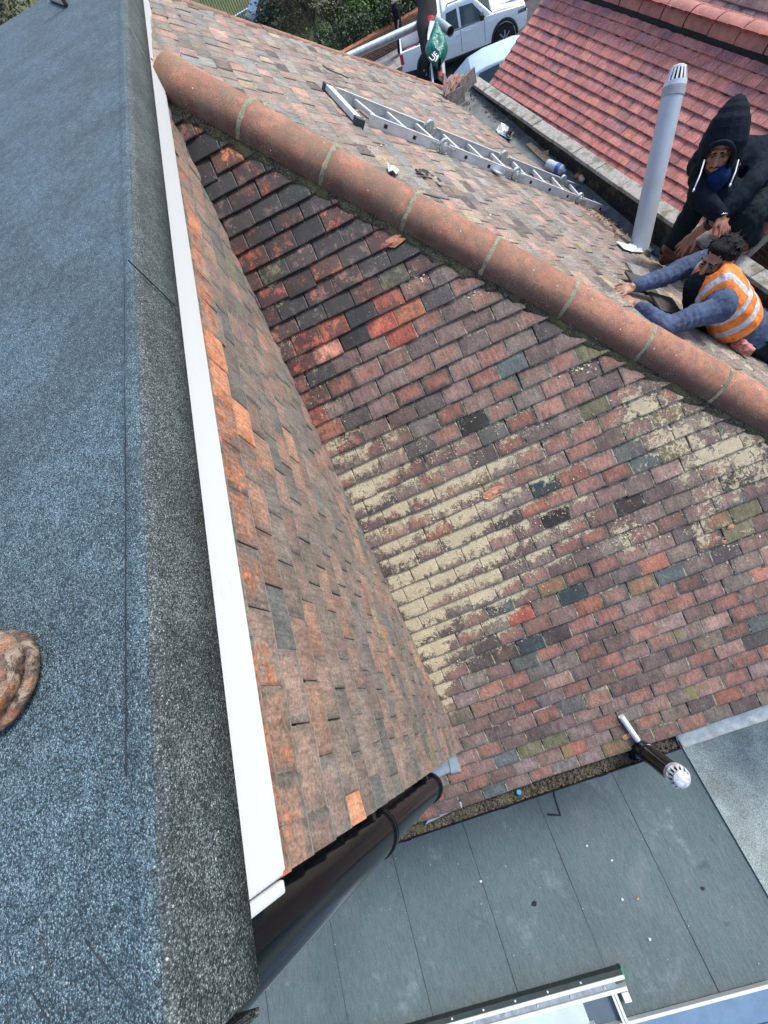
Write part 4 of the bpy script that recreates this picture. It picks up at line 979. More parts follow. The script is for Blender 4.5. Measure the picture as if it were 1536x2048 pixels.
# flakes of broken tile
flakes = [((985, 985), 26, M_scrapo, 'large orange broken flake lying among the cream lichen'), ((1460, 1052), 10, M_scrapo, 'small orange flake below the right hand lichen patch'), ((1450, 1083), 11, M_scrapo, 'orange flake just under the smallest orange one'), ((1255, 1470), 15, M_scrapo, 'orange flake on the lowest tiles beside the white pipe'), ((1078, 968), 12, simple('blue_black_slate', (.03, .06, .085), .4), 'dark blue slate piece standing among cream lichen'), ((795, 480), 26, simple('orange_clay_break', (.46, .2, .115), .8, .25, 30), 'cracked orange tile face just under the ridge mortar')]
for (x, y), s, m_, lb in flakes:
    pts = [onA(x + math.cos(k * .9) * s * random.uniform(.7, 1.1), y + math.sin(k * .9) * s * .5 * random.uniform(.6, 1.1) - math.cos(k * .9) * s * .35, .026) for k in range(7)]
    scrap_sheet('tile_flake', pts, NA, m_, amp=.006, th=.004, lab=lb, cat='tile flake', grp='broken flakes on the rear slope')
# leftover tiles stacked at the corner of the parapet
rnd = random.Random(31); tl = []
M_loose = [tile_material('loose_clay_tile')]
def loose(c, a, b, nrm, lab, tone):
    mb = MB(); mb.box(c, a, b, nrm * .007); 
    o = mb.build('loose_tile', tone, bevel=.002); return tag(o, lab, 'roof tile', 'loose tiles stacked at the parapet corner')
tones = [simple('worn_tile_rose', (.30, .17, .15), .85, .3, 20), simple('worn_tile_grey', (.24, .22, .20), .85, .3, 20), simple('worn_tile_dark', (.07, .065, .06), .85, .3, 20), simple('worn_tile_orange', (.42, .21, .14), .85, .3, 20)]
DS = 5.35
rt = (AT(930, 150, DS) - AT(900, 150, DS)).normalized()
specs = [(892, 180, .05, 0), (898, 190, .35, 1), (906, 186, .5, 0), (913, 178, .62, 3), (918, 185, .7, 1), (925, 178, .75, 2), (932, 170, .85, 0), (938, 165, .95, 1), (912, 199, 1.25, 1)]
names = ['rose', 'grey', 'dusky rose', 'orange', 'grey', 'blackened', 'rose', 'grey', 'pale grey']
for i, (x, y, lean, tn) in enumerate(specs):
    c = AT(x, y - 4, DS - .002 * i); up = (R1 * -1 * math.cos(lean * .9) + R0 * math.sin(lean * .9)).normalized(); nn = (R0 * .80 * math.cos(lean) + R1 * .5 * math.sin(lean) - R2 * .42).normalized(); up = (up - nn * up.dot(nn)).normalized(); sd_ = nn.cross(up)
    loose(c, up * .118, sd_ * .075, nn, 'leaning %s loose tile, %s from the left in the corner stack' % (names[i], ['first', 'second', 'third', 'fourth', 'fifth', 'sixth', 'seventh', 'last'][i] if i < 8 else 'lowest'), tones[tn])
for i in range(5):
    c = AT(910, 158, DS) - ZA * .02 * i * 1.1 + R0 * .004 * rnd.uniform(-1, 1); a = Vector((.8, .6, 0)).normalized(); b = Vector((-.6, .8, 0)).normalized()
    loose(c, a * .105, b * .082, ZA, ['grey pink loose tile lying flat, top of the neat pile', 'second loose tile down in the neat pile', 'middle loose tile of the neat flat pile', 'loose tile next to the bottom of the neat pile', 'bottom loose tile of the neat flat pile'][i], tones[0 if i == 0 else 2 if i % 2 else 1])
# roof mastic, flashing scraps round the flue
M_foil = simple('white_sealing_foil', (.66, .70, .70), .45, .2, 30, bump=.5)
scrap_sheet('torn_flashing', [onB(*q, .03) for q in [(1230, 486), (1248, 492), (1290, 480), (1308, 488), (1302, 498), (1310, 502), (1296, 507), (1262, 506), (1246, 500)]], NB, M_foil, amp=.02, lab='torn white flashing round the foot of the tall grey vent pipe', cat='flashing')
scrap_sheet('felt_patch', [onB(*q, .02) for q in [(1288, 508), (1300, 470), (1325, 458), (1342, 470), (1330, 500), (1322, 525), (1300, 520)]], NB, simple('navy_membrane', (.04, .07, .10), .5, .3, 12), amp=.012, lab='dark blue membrane under the boots of the hooded man', cat='membrane')
scrap_sheet('torn_flashing', [onB(*q, .035) for q in [(1300, 468), (1307, 455), (1315, 460), (1312, 475), (1303, 486)]], NB, M_foil, amp=.025, lab='small crumpled foil scrap on the dark membrane right of the vent pipe', cat='flashing')
# lifted slates by the kneeling man
for (a, b, nm, m_) in [((1255, 545), (1312, 552), 'lifted grey tile left of the kneeling man, nearest the vent pipe', tones[1]), ((1268, 556), (1300, 580), 'dark lifted tile under the far sleeve of the kneeling man', tones[2]), ((1315, 600), (1350, 618), 'black edged tile under the chest of the kneeling man', tones[2])]:
    c = onB((a[0] + b[0]) / 2, (a[1] + b[1]) / 2, .05); nn = (NB + XA * .18).normalized(); u = (XA - nn * XA.dot(nn)).normalized(); o = MB().box(c, u * .085, nn.cross(u) * .13, nn * .007).build('lifted_tile', m_, bevel=.002); tag(o, nm, 'roof tile', 'lifted tiles by the kneeling man')
mb = MB(); c = onB(1481, 690, .07); mb.box(c, XA * .045, SB * .035, NB * .03); mb.box(c + XA * .04 + SB * .03, XA * .035, SB * .03, NB * .028)
o = blob(mb, 'broken_brick', simple('pink_broken_brick', (.50, .20, .17), .9, .4, 40), None, .006, 3, (.02, .02)); tag(o, 'pink broken brick lump against the dark trousers of the kneeling man', 'brick')

# =================================================================== STREET
ZG = -7.0
def onG0(px, py, z=ZG): return on(px, py, (0, 0, 1), z)
def flat(name, x0, x1, y0, y1, z, m, lab=None):
    o = MB().add([(x0, y0, z), (x1, y0, z), (x1, y1, z), (x0, y1, z)], [(0, 1, 2, 3)]).build(name, m); o['kind'] = 'structure'; return o
def grass_material():
    x = NT(mat('rough_grass')); n = x.noise(.8, 6, .7); f = x.noise(12, 4, .7)
    return x.fin(x.mix(x.ss(n, .35, .65), x.mix(f, (.03, .055, .015), (.10, .14, .04)), x.mix(f, (.07, .06, .03), (.14, .16, .06))), .95, f, .05, .6)
M_grass = grass_material()
M_asph = simple('asphalt', (.055, .057, .06), .9, .25, 3, bump=.3, bsc=120)
def paving_material():
    x = NT(mat('paving_slabs')); br = x.n('ShaderNodeTexBrick', {'Vector': x.co(), 'Color1': (.30, .28, .27, 1), 'Color2': (.24, .23, .225, 1), 'Mortar': (.08, .08, .08, 1), 'Scale': 1., 'Mortar Size': .012, 'Brick Width': .9, 'Row Height': .6}, offset=.5)
    return x.fin(x.mix(1., br.outputs[0], x.ss(x.noise(3, 5), .3, .7, .75, 1.2), 'MULTIPLY'), .85)
M_pave = paving_material()
flat('ground', -260, 200, -220, 220, ZG - .15, M_grass)
flat('road', -23.2, -15.5, -120, 120, ZG, M_asph)
mb = MB(); mb.abox((-25.0, -120, ZG - .14), (-23.2, 120, ZG + .10)); o = mb.build('pavement', M_pave); o['kind'] = 'structure'
mb = MB(); mb.abox((-15.5, -120, ZG - .14), (-13.4, 120, ZG + .10)); o = mb.build('pavement', M_pave); o['kind'] = 'structure'
mb = MB(); mb.abox((-13.4, -8, ZG - .13), (-5.9, 12, ZG - .02)); o = mb.build('driveway', M_pave); o['kind'] = 'structure'

# park wall with coping and railings
wx = -25.4
wl = thing('park_wall', (wx, 4, ZG), 'low red brick park wall with orange coping behind the white pickup', 'wall')
mb = MB(); mb.abox((wx - .11, -4, ZG - .1), (wx + .11, 8.7, ZG + .72)); mb.build('brickwork', M_brick, wl)
mb = MB(); mb.abox((wx - .16, -4, ZG + .721), (wx + .16, 8.72, ZG + .82)); mb.build('coping', simple('orange_brick_coping', (.42, .17, .09), .85, .3, 6), wl, bevel=.02)
M_rail = simple('dark_green_railing', (.02, .035, .025), .5)
rlg = thing('park_railings', (wx - .9, 4, ZG), 'dark park railings in front of the green hedge', 'railings')
for i in range(60):
    y = -2 + i * .16; mb = MB(); mb.tube([(wx - .8, y, ZG), (wx - .8, y, ZG + 1.45)], .014, 6); mb.build('upright', M_rail, rlg)
for z in (.25, 1.25): mb = MB(); mb.abox((wx - .82, -2.1, ZG + z), (wx - .78, 7.6, ZG + z + .05)); mb.build('cross_rail', M_rail, rlg)
bf_ = thing('black_fence', (-26, 11, ZG), 'black upright boarded fence with light gaps beyond the pickup roof', 'fence')
M_fence = simple('black_brown_fence', (.03, .022, .02), .8, .4, 12)
rnd = random.Random(8)
for i in range(46):
    y = 8.0 + i * .18; mb = MB(); mb.abox((-26.1, y, ZG - .1), (-26.04, y + .125, ZG + 1.9 + rnd.uniform(-.03, .03))); mb.build('board', M_fence, bf_)
mb = MB(); mb.abox((-26.03, 7.9, ZG + .3), (-25.98, 16.4, ZG + .4)); mb.abox((-26.03, 7.9, ZG + 1.4), (-25.98, 16.4, ZG + 1.5)); mb.build('fence_rail', M_fence, bf_)
for i, y in enumerate((8.0, 9.6)):
    g_ = thing('gate_post', (-25.7, y, ZG), ['brown gate post with white ball top left of the black netting', 'brown gate post with white ball top behind the green bag'][i], 'gate post', 'gate posts with white balls')
    mb = MB(); mb.abox((-25.8, y - .1, ZG - .1), (-25.6, y + .1, ZG + 2.)); mb.build('post', M_fence, g_, bevel=.01)
    mb = MB(); mb.ell((-25.7, y, ZG + 2.16), .17, .17, .17, nu=16, nv=12); mb.build('ball', M_white, g_, smooth='all')
lf = thing('light_railings', (-41, 2, ZG), 'pale metal railings in the park at the top of the picture', 'railings')
for i in range(40):
    y = -.5 + i * .16; mb = MB(); mb.tube([(-40.5, y, ZG), (-40.5, y, ZG + 2.1)], .022, 6); mb.build('upright', M_bit, lf)
mb = MB(); mb.abox((-40.9, -1, ZG - .1), (-40.7, 6.5, ZG + .25)); mb.build('kerb', M_white, lf)

# foliage
def leaf_material(name, a, b, c):
    x = NT(mat(name)); r = x.n('ShaderNodeObjectInfo').outputs['Random']; n = x.noise(1.6, 3, .6); f = x.noise(9, 3, .7)
    col = x.mix(x.ss(n, .3, .7), a, b); col = x.mix(x.ss(f, .5, .75), col, c)
    return x.fin(col, .6)
def shrub(name, loc, rx, ry, h, nleaf, size, m, bark, lab, cat, seed, grp=None, limbs=7, sparse=.0, grow=.35):
    rnd = random.Random(seed); loc = Vector(loc); t = thing(name, loc, lab, cat, grp); mb = MB(); tips = []
    mb.tube([loc, loc + ZA * h * .2 + XA * .05, loc + ZA * h * .42], [h * .035, h * .026, h * .02], 7)
    for i in range(limbs):
        a = rnd.uniform(0, 6.28); e = rnd.uniform(.3, 1.) ; p0 = loc + ZA * h * rnd.uniform(.12, .42)
        p2 = loc + Vector((math.cos(a) * rx * e, math.sin(a) * ry * e, h * rnd.uniform(.55, .95))); p1 = p0.lerp(p2, .5) + ZA * h * .06
        mb.tube([p0, p1, p2], [h * .016, h * .010, h * .003], 5); tips += [p1, p2, p2]
        for k in range(3):
            q = p1.lerp(p2, rnd.random()) ; e2 = q + Vector((rnd.uniform(-1, 1) * rx, rnd.uniform(-1, 1) * ry, rnd.uniform(0, .25) * h)) * .45; mb.tube([q, e2], [h * .006, h * .002], 4); tips.append(e2)
    mb.build('trunk', bark, t)
    vs = []; fs = []
    clumps = [(tp, rnd.uniform(.2, .42)) for tp in tips] + [(loc + Vector((rnd.uniform(-1, 1) * rx * .8, rnd.uniform(-1, 1) * ry * .8, h * rnd.uniform(grow * .4, .85))), rnd.uniform(.2, .4)) for _ in range(10)]
    for i in range(nleaf):
        c, r = rnd.choice(clumps); rr = r * (rx + ry) / 2 * rnd.random() ** .5
        d = Vector((rnd.gauss(0, 1), rnd.gauss(0, 1), rnd.gauss(0, 1))).normalized(); p = c + d * rr
        if p.z < loc.z + .05: p.z = loc.z + .05 + rnd.random() * .3
        a = Vector((rnd.gauss(0, 1), rnd.gauss(0, 1), rnd.gauss(0, .6))).normalized(); b = a.cross(Vector((rnd.gauss(0, .5), rnd.gauss(0, .5), 1))).normalized(); s = size * rnd.uniform(.6, 1.3)
        k = len(vs); vs += [p - a * s, p - b * s * .5, p + a * s, p + b * s * .5]; fs.append((k, k + 1, k + 2, k + 3))
    MB().add(vs, fs).build('foliage', m, t)
    return t
M_lfA = leaf_material('grey_green_leaves', (.05, .075, .035), (.11, .12, .06), (.20, .18, .11))
M_lfB = leaf_material('bright_green_leaves', (.06, .16, .02), (.13, .28, .04), (.22, .36, .08))
M_lfC = leaf_material('dark_green_leaves', (.02, .05, .02), (.045, .09, .03), (.10, .15, .05))
M_lfD = leaf_material('bluish_leaves', (.06, .10, .10), (.13, .18, .18), (.25, .30, .28))
M_lfE = leaf_material('twiggy_brown_leaves', (.09, .075, .05), (.16, .13, .09), (.24, .19, .13))
M_bark = simple('grey_brown_bark', (.14, .12, .09), .95, .3, 12)
def sg(px, py): p = onG0(px, py); p.z = ZG - .1; return p
shrub('shrub', sg(640, 95), 2.0, 2.0, 4.6, 5000, .075, M_lfE, M_bark, 'tall twiggy brown green shrub behind the far hip', 'shrub', 1, 'park shrubs', 14)
shrub('shrub', sg(600, 70), 2.4, 1.8, 3.0, 5000, .08, M_lfA, M_bark, 'broad grey green shrub left of the twiggy one, beside the parked blue windscreen', 'shrub', 2, 'park shrubs', 9)
shrub('shrub', sg(690, 110), 1.2, 1.2, 2.6, 3500, .07, M_lfA, M_bark, 'small grey green shrub at the left end of the railings', 'shrub', 3, 'park shrubs', 8)
shrub('shrub', sg(770, 60), 1.7, 1.9, 2.6, 6000, .07, M_lfB, M_bark, 'bright green rounded bush above the railings', 'bush', 4, 'park shrubs', 8)
shrub('shrub', sg(720, 50), 1.5, 1.2, 2.2, 3500, .07, M_lfD, M_bark, 'bluish grey bush between the twiggy shrub and the bright green bush', 'bush', 5, 'park shrubs', 8)
shrub('hedge', sg(760, 95), .9, 3.0, 1.5, 9000, .06, M_lfC, M_bark, 'dark green hedge just behind the park railings', 'hedge', 6, None, 10)
shrub('shrub', sg(655, 10), 3., 3., 5.5, 6000, .10, M_lfE, M_bark, 'brown leafed tree behind the twiggy shrub at the top edge', 'tree', 7, 'park shrubs', 12)
shrub('shrub', sg(560, 60), 1.6, 1.3, 1.6, 3500, .07, M_lfA, M_bark, 'low dark shrub in front of the parked blue windscreen', 'shrub', 12, 'park shrubs', 8)
shrub('tree', (-30, -9.5, ZG - .1), 3.5, 3.5, 8.5, 7000, .13, M_lfA, M_bark, 'pale green tree beyond the dormer roof at the top left corner', 'tree', 8, None, 14)
shrub('tree', (-36, -16, ZG - .1), 4.5, 4.5, 8, 6000, .15, M_lfC, M_bark, 'dark green tree far left beyond the dormer roof', 'tree', 9, None, 14)
shrub('tree', (-44, 16, ZG - .1), 4.5, 4.5, 7.5, 6000, .15, M_lfC, M_bark, 'dark green tree beyond the black fence', 'tree', 10, None, 14)

# vehicles
M_carw = simple('white_car_paint', (.82, .86, .88), .25, .03, 2, bump=0)
M_cargl = simple('car_glass', (.07, .10, .12), .06, .1, 2, bump=0)
M_trim = simple('black_car_trim', (.012, .013, .015), .45, .2)
M_carfloor = simple('load_bed_liner', (.08, .09, .10), .7, .3, 5)
def slab(profile, y0, y1, taper=0.):     # closed side profile (x along length, z) between two widths
    n = len(profile); vs = []
    for y, sgn in ((y0, 1), (y1, -1)):
        for x, z in profile: vs.append((x, y, z))
    fs = [tuple(range(n)), tuple(range(n, 2 * n))[::-1]] + [(i, i + n, (i + 1) % n + n, (i + 1) % n) for i in range(n)]
    return vs, fs
class CarMB(MB): pass
def car_parts(root, M4, parts):
    for name, mbx, m, par, sm, bv in parts:
        mbx.v = [M4 @ v for v in mbx.v]; o = mbx.build(name, m, par, smooth=sm, bevel=bv)
        yield o
def place(mb, M4): mb.v = [M4 @ v for v in mb.v]; return mb
def wheel(root, M4, x, y, r, sgn):
    mb = MB(); mb.tube([(x, y - .12, r), (x, y - .11, r), (x, y + .11, r), (x, y + .12, r)], [r * .93, r, r, r * .93], 32); ty = place(mb, M4).build('wheel', M_tyre, root, smooth=True)
    mb = MB(); yo = y + sgn * .122
    mb.tube([(x, yo - .01, r), (x, yo, r)], [r * .66, r * .66], 28)
    rim = place(mb, M4).build('rim', M_trim, ty, smooth=True)
    for k in range(8):
        a = k * math.pi / 4; mb = MB(); d = Vector((math.cos(a), 0, math.sin(a))); t = Vector((-math.sin(a), 0, math.cos(a)))
        mb.box(Vector((x, yo + sgn * .006, r)) + d * r * .36, d * r * .27, t * r * .055, Vector((0, .006, 0))); place(mb, M4).build('spoke', M_lead, ty)
def frame_at(p, ang): return Matrix.Translation(p) @ Matrix.Rotation(ang, 4, 'Z')
# white pickup: x forward, near side is -y after turning
pf = onG0(1010, 103); pr = onG0(862, 160)
ang = math.atan2(pf.y - pr.y, pf.x - pr.x); wb = (pf - pr).length
Mx = frame_at(pr, ang) 
if (Mx @ Vector((0, 1, 0)) - Mx @ Vector((0, 0, 0))).dot(CAMPOS - pr) > 0: near = 1
else: near = -1
W = 1.90
def yy(v): return near * (v - W / 2 + .0)      # v: 0 near side .. W far side measured from wheel plane
pk = thing('pickup_truck', pr, 'white double cab pickup truck with black arches and open load bed', 'pickup truck')
k = wb / 3.25
def sp(l): return [(x * k, z) for x, z in l]
def arch(cx, r, n=8): return [(cx - r * math.cos(math.pi * i / n), .42 + r * math.sin(math.pi * i / n)) for i in range(n + 1)]
bodyp = [(-1.15, .55), (-.52, .50)] + arch(0, .47) + [(.52, .42), (2.72, .42)] + arch(3.25, .49) + [(3.80, .45), (4.12, .55), (4.16, .95), (4.05, 1.10), (2.55, 1.20), (2.3, 1.12), (.72, 1.12), (.70, 1.14), (-1.12, 1.14)]
def body_slab(y0, y1, prof): vs, fs = slab(sp(prof), y0, y1); return MB().add(vs, fs)
yn, yf = near * .05, -near * (W - .05)
lo_, hi_ = min(yn, yf), max(yn, yf)
def body_make():
    mb = MB()
    for a, b in ((lo_, lo_ + .12), (hi_ - .12, hi_)):
        v_, f_ = slab(sp(bodyp), a, b); mb.add(v_, f_)
    mb.add(*slab(sp([(.70, .45), (2.6, .45), (2.6, 1.12), (.70, 1.12)]), lo_ + .12, hi_ - .12))
    mb.add(*slab(sp([(2.6, .6), (4.12, .6), (4.16, .95), (4.05, 1.10), (3.3, 1.19), (2.55, 1.22)]), lo_ + .12, hi_ - .12))
    mb.add(*slab(sp([(-1.15, .55), (-1.09, .55), (-1.08, 1.13), (-1.12, 1.13)]), lo_ + .12, hi_ - .12))
    return mb
bo = place(body_make(), Mx).build('body', M_carw, pk, bevel=.03, segs=3)
for p_ in bo.data.polygons: p_.use_smooth = True
mb = MB(); mb.add(*slab(sp([(-1.08, .62), (.70, .62), (.70, .68), (-1.08, .68)]), lo_ + .12, hi_ - .12)); place(mb, Mx).build('load_bed', M_carfloor, pk)
cabp = [(.70, 1.13), (.80, 1.72), (1.05, 1.80), (1.95, 1.80), (2.12, 1.74), (2.78, 1.19)]
mb = MB(); n = len(cabp)
vs = [(x * k, lo_ + .04 + (.13 if z > 1.3 else 0), z) for x, z in cabp] + [(x * k, hi_ - .04 - (.13 if z > 1.3 else 0), z) for x, z in cabp]
fs = [tuple(range(n)), tuple(range(n, 2 * n))[::-1]] + [(i, i + n, (i + 1) % n + n, (i + 1) % n) for i in range(n)]
mb.add(vs, fs); cb = place(mb, Mx).build('cab', M_carw, pk, bevel=.05, segs=3)
for p_ in cb.data.polygons: p_.use_smooth = True
def sidewin(xa, za, xb, zb_, xc, zc, xd, zd, nm='window'):
    for yb, sg_ in ((lo_, -1), (hi_, 1)):
        def q(x, z):
            f_ = (z - 1.13) / (1.72 - 1.13); return Vector((x * k, yb - sg_ * (.04 + .13 * f_) + sg_ * .012, z))
        pts = [q(xa, za), q(xb, zb_), q(xc, zc), q(xd, zd)]; mb = MB(); mb.poly(pts, Vector((0, sg_, 0)), .01); place(mb, Mx).build(nm, M_cargl, pk)
sidewin(.88, 1.18, .95, 1.66, 1.38, 1.69, 1.42, 1.18); sidewin(1.52, 1.18, 1.49, 1.69, 2.02, 1.66, 2.50, 1.19)
mb = MB(); mb.poly([Vector((2.20 * k, lo_ + .26, 1.70)), Vector((2.20 * k, hi_ - .26, 1.70)), Vector((2.80 * k, hi_ - .14, 1.22)), Vector((2.80 * k, lo_ + .14, 1.22))], Vector((1, 0, 1)), .02); place(mb, Mx).build('windscreen', M_cargl, pk)
for yb, sg_ in ((lo_, -1), (hi_, 1)):
    mb = MB(); mb.tube([(.98 * k, yb - sg_ * .24, 1.79), (1.05 * k, yb - sg_ * .24, 1.86), (1.95 * k, yb - sg_ * .24, 1.86), (2.05 * k, yb - sg_ * .24, 1.79)], .022, 8); place(mb, Mx).build('roof_rail', M_lead, pk)
    mb = MB(); mb.abox((.75 * k, yb - .07, .36), (2.5 * k, yb + .07, .42)); place(mb, Mx).build('side_step', M_trim, pk)
    for cx_, r_ in ((0, .47), (3.25, .49)):
        mb = MB(); pts = [(cx_ * k - (r_ + .015) * math.cos(math.pi * i / 14) * k, yb, .42 + (r_ + .015) * math.sin(math.pi * i / 14)) for i in range(15)]; mb.tube(pts, .05, 8, ref=(0, 1, 0)); place(mb, Mx).build('wheel_arch', M_trim, pk)
        wheel(pk, Mx, cx_ * k, yb - sg_ * .10, .40, sg_)
    mb = MB(); mb.box((2.35 * k, yb + sg_ * .12, 1.28), (.07, 0, 0), (0, .12, 0), (0, 0, .08)); place(mb, Mx).build('wing_mirror', M_trim, pk, bevel=.02)
    mb = MB(); mb.box((3.95 * k, yb - sg_ * .12, .98), (.17, 0, 0), (0, .12, 0), (0, 0, .07)); place(mb, Mx).build('headlight', M_trim, pk, bevel=.02)
    mb = MB(); mb.box((-1.10 * k, yb + sg_ * .0, .95), (.06, 0, 0), (0, .02, 0), (0, 0, .15)); place(mb, Mx).build('tail_light', simple('red_lens', (.5, .02, .03), .3), pk)
    for xd in (1.47, .72, 2.45):
        mb = MB(); mb.box((xd * k, yb + sg_ * .001, .82), (.006, 0, 0), (0, .004, 0), (0, 0, .30)); place(mb, Mx).build('door_seam', M_trim, pk)
    for xd in (1.30, 2.15):
        mb = MB(); mb.box((xd * k - .35 * (xd > 2), yb + sg_ * .012, 1.02), (.10, 0, 0), (0, .012, 0), (0, 0, .018)); place(mb, Mx).build('door_handle', M_carw, pk, bevel=.006)
mb = MB(); mb.abox((3.2 * k, lo_ + .5, 1.195), (3.9 * k, hi_ - .5, 1.215)); place(mb, Mx).build('bonnet_panel', M_carw, pk, bevel=.01)
o = place(MB().abox((-.9 * k, lo_ + .3, .69), (-.45 * k, lo_ + .75, .98)), Mx).build('red_crate', simple('red_plastic', (.6, .02, .05), .4), bevel=.03); tag(o, 'red plastic crate in the load bed of the white pickup', 'crate')
o = place(MB().abox((-.3 * k, lo_ + .4, .69), (.4 * k, lo_ + 1.1, .86)), Mx).build('cardboard_box', simple('cardboard', (.45, .36, .24), .8), bevel=.01); tag(o, 'pale cardboard box in the load bed beside the red crate', 'box')
# generic saloon
def saloon(name, p, ang, m, lab, ln=4.4, wd=1.78, grp=None):
    Mt = frame_at(p, ang); t = thing(name, p, lab, 'car', grp); h = wd / 2
    pr_ = [(-2.2, .45), (-1.75, .38)] + [(-1.35 - .36 * math.cos(math.pi * i / 6), .36 + .36 * math.sin(math.pi * i / 6)) for i in range(7)] + [(1.0 - .0, .30)] + [(1.38 - .36 * math.cos(math.pi * i / 6), .36 + .36 * math.sin(math.pi * i / 6)) for i in range(7)] + [(2.1, .4), (2.2, .62), (2.0, .82), (1.1, .95), (-1.8, .98), (-2.2, .85)]
    mb = MB(); mb.add(*slab(pr_, -h, h)); b_ = place(mb, Mt).build('body', m, t, bevel=.05, segs=3)
    for p_ in b_.data.polygons: p_.use_smooth = True
    cp = [(-1.95, .95), (-1.35, 1.36), (-.9, 1.44), (.15, 1.45), (.45, 1.38), (1.25, .93)]; n = len(cp)
    vs = [(x, -h + .05 + (.17 if z > 1.2 else 0), z) for x, z in cp] + [(x, h - .05 - (.17 if z > 1.2 else 0), z) for x, z in cp]
    fs = [tuple(range(n)), tuple(range(n, 2 * n))[::-1]] + [(i, i + n, (i + 1) % n + n, (i + 1) % n) for i in range(n)]
    mb = MB().add(vs, fs); c_ = place(mb, Mt).build('cabin', m, t, bevel=.04, segs=3)
    for p_ in c_.data.polygons: p_.use_smooth = True
    for sg_ in (-1, 1):
        def q(x, z): return Vector((x, sg_ * (h - .05 - .17 * (z - .95) / .42 + .014), z))
        for a in ([q(-1.5, 1.0), q(-1.15, 1.33), q(-.5, 1.38), q(-.48, 1.0)], [q(-.40, 1.0), q(-.42, 1.38), q(.25, 1.36), q(.95, 1.0)]):
            mb = MB(); mb.poly(a, Vector((0, sg_, .2)), .01); place(mb, Mt).build('window', M_cargl, t)
        for x_ in (-1.35, 1.38): wheel(t, Mt, x_, sg_ * (h - .13), .32, sg_)
    for a in ([(.52, 1.36), (1.22, .97)], [(-1.40, 1.34), (-1.92, .99)]):
        (x0, z0), (x1, z1) = a; mb = MB(); mb.poly([(x0, -h + .24, z0 + .02), (x0, h - .24, z0 + .02), (x1, h - .12, z1 + .02), (x1, -h + .12, z1 + .02)], Vector((1 if x1 > 0 else -1, 0, 1)), .01); place(mb, Mt).build('windscreen', M_glassblue, t)
    return t
M_glassblue = simple('sky_painted_glass', (.22, .33, .42), .08, .1, 2, bump=0)  # sky reflection painted in as a pale blue base colour
M_silver = simple('silver_blue_paint', (.45, .58, .68), .25, .05, 2, bump=0)
M_navy = simple('dark_blue_paint', (.03, .06, .10), .25, .05, 2, bump=0)
pc = onG0(985, 172); saloon('parked_car', Vector((pc.x + 1.5, pc.y + .1, ZG)), ang, M_silver, 'silver blue car parked in front of the white pickup, half hidden by red tiles')
pc = onG0(575, 35); saloon('parked_car', Vector((pc.x, pc.y, ZG)), rad(100), M_navy, 'dark blue car beyond the far hip with only its windscreen showing among shrubs')

# =================================================================== SCAFFOLD, NETTING, BAG
DSC = 6.2
sp1 = thing('scaffold_pole', AT(718, 107, DSC), 'grey scaffold tube sloping up from the far hip towards the black netting', 'scaffold tube')
mb = MB(); mb.tube([AT(690, 117, DSC), AT(845, 46, DSC)], .050, 16); mb.build('tube', M_galv, sp1, smooth=True)
sp2 = thing('scaffold_pole', AT(872, 0, DSC), 'upright grey scaffold tube running out of the top of the picture behind the green bag', 'scaffold tube')
mb = MB(); mb.tube([AT(866, -60, DSC), AT(876, 40, DSC), AT(885, 150, DSC + .2)], .046, 16); mb.build('tube', M_galv, sp2, smooth=True)
sp3 = thing('scaffold_pole', AT(880, 50, DSC - .15), 'short open ended scaffold tube poking out above the green bag', 'scaffold tube')
e0, e1 = AT(866, 36, DSC - .05), AT(901, 63, DSC - .35); mb = MB(); mb.tube([e0, e1], .052, 20, cap=False); mb.tube([e0, e1], .044, 20, cap=False); d_ = (e1 - e0).normalized()
mb.build('tube', M_galv, sp3, smooth=True); mb = MB(); mb.tube([e1 - d_ * .03, e1 - d_ * .028], .044, 20); mb.build('tube_bore', M_bit, sp3)
mb = MB(); mb.box(AT(873, 40, DSC - .08), R0 * .05, R1 * .05, R2 * .05); mb.build('coupler', M_hinge, sp3, bevel=.01)
def hang(name, prof, d, m, lab, cat, th=.10, fold=.05):
    """cloth bulged either side of a hanging outline: rows of (left px, right px, py)"""
    vs = []; fs = []; n = 12; c0 = AT(prof[0][0], prof[0][2], d)
    for side in (1, -1):
        for l_, r_, y_ in prof:
            for i in range(n + 1):
                t = i / n; p = AT(l_ + (r_ - l_) * t, y_, d); 
                b = math.sin(math.pi * t) ** .6 * th * (.4 + .6 * min(1, abs(r_ - l_) / 30)) + fold * mnoise.noise(p * 7) * math.sin(math.pi * t)
                vs.append(p - R2 * side * max(b, .002))
    nr = len(prof); o_ = nr * (n + 1)
    for s_ in (0, 1):
        for j in range(nr - 1):
            for i in range(n):
                a = s_ * o_ + j * (n + 1) + i; q = (a, a + 1, a + n + 2, a + n + 1); fs.append(q if s_ == 0 else q[::-1])
    return MB().add(vs, fs), c0
def hang_mesh(*a, **k):
    mb, c0 = hang(*a, **k); return mb
net = thing('black_netting', AT(850, 60, DSC - .1), 'black debris netting hanging in a bundle from the scaffold', 'netting')
hang_mesh('x', [(833, 872, -40), (833, 872, 0), (836, 874, 20), (834, 876, 40), (834, 880, 60), (838, 880, 80), (841, 878, 95), (843, 872, 108), (845, 868, 122), (848, 864, 134), (855, 862, 138)], DSC - .1, None, '', '', th=.12).build('netting_cloth', simple('black_netting_cloth', (.008, .008, .010), .9, .4, 20), net, smooth='all')
s_ = thing('red_strap', AT(862, 40, DSC - .3), 'small red strap at the neck of the green bag', 'strap'); hang_mesh('x', [(855, 868, 33), (856, 868, 38), (858, 864, 46)], DSC - .30, None, '', '', th=.03).build('strap_cloth', simple('red_cloth', (.45, .01, .04), .7), s_, smooth='all')
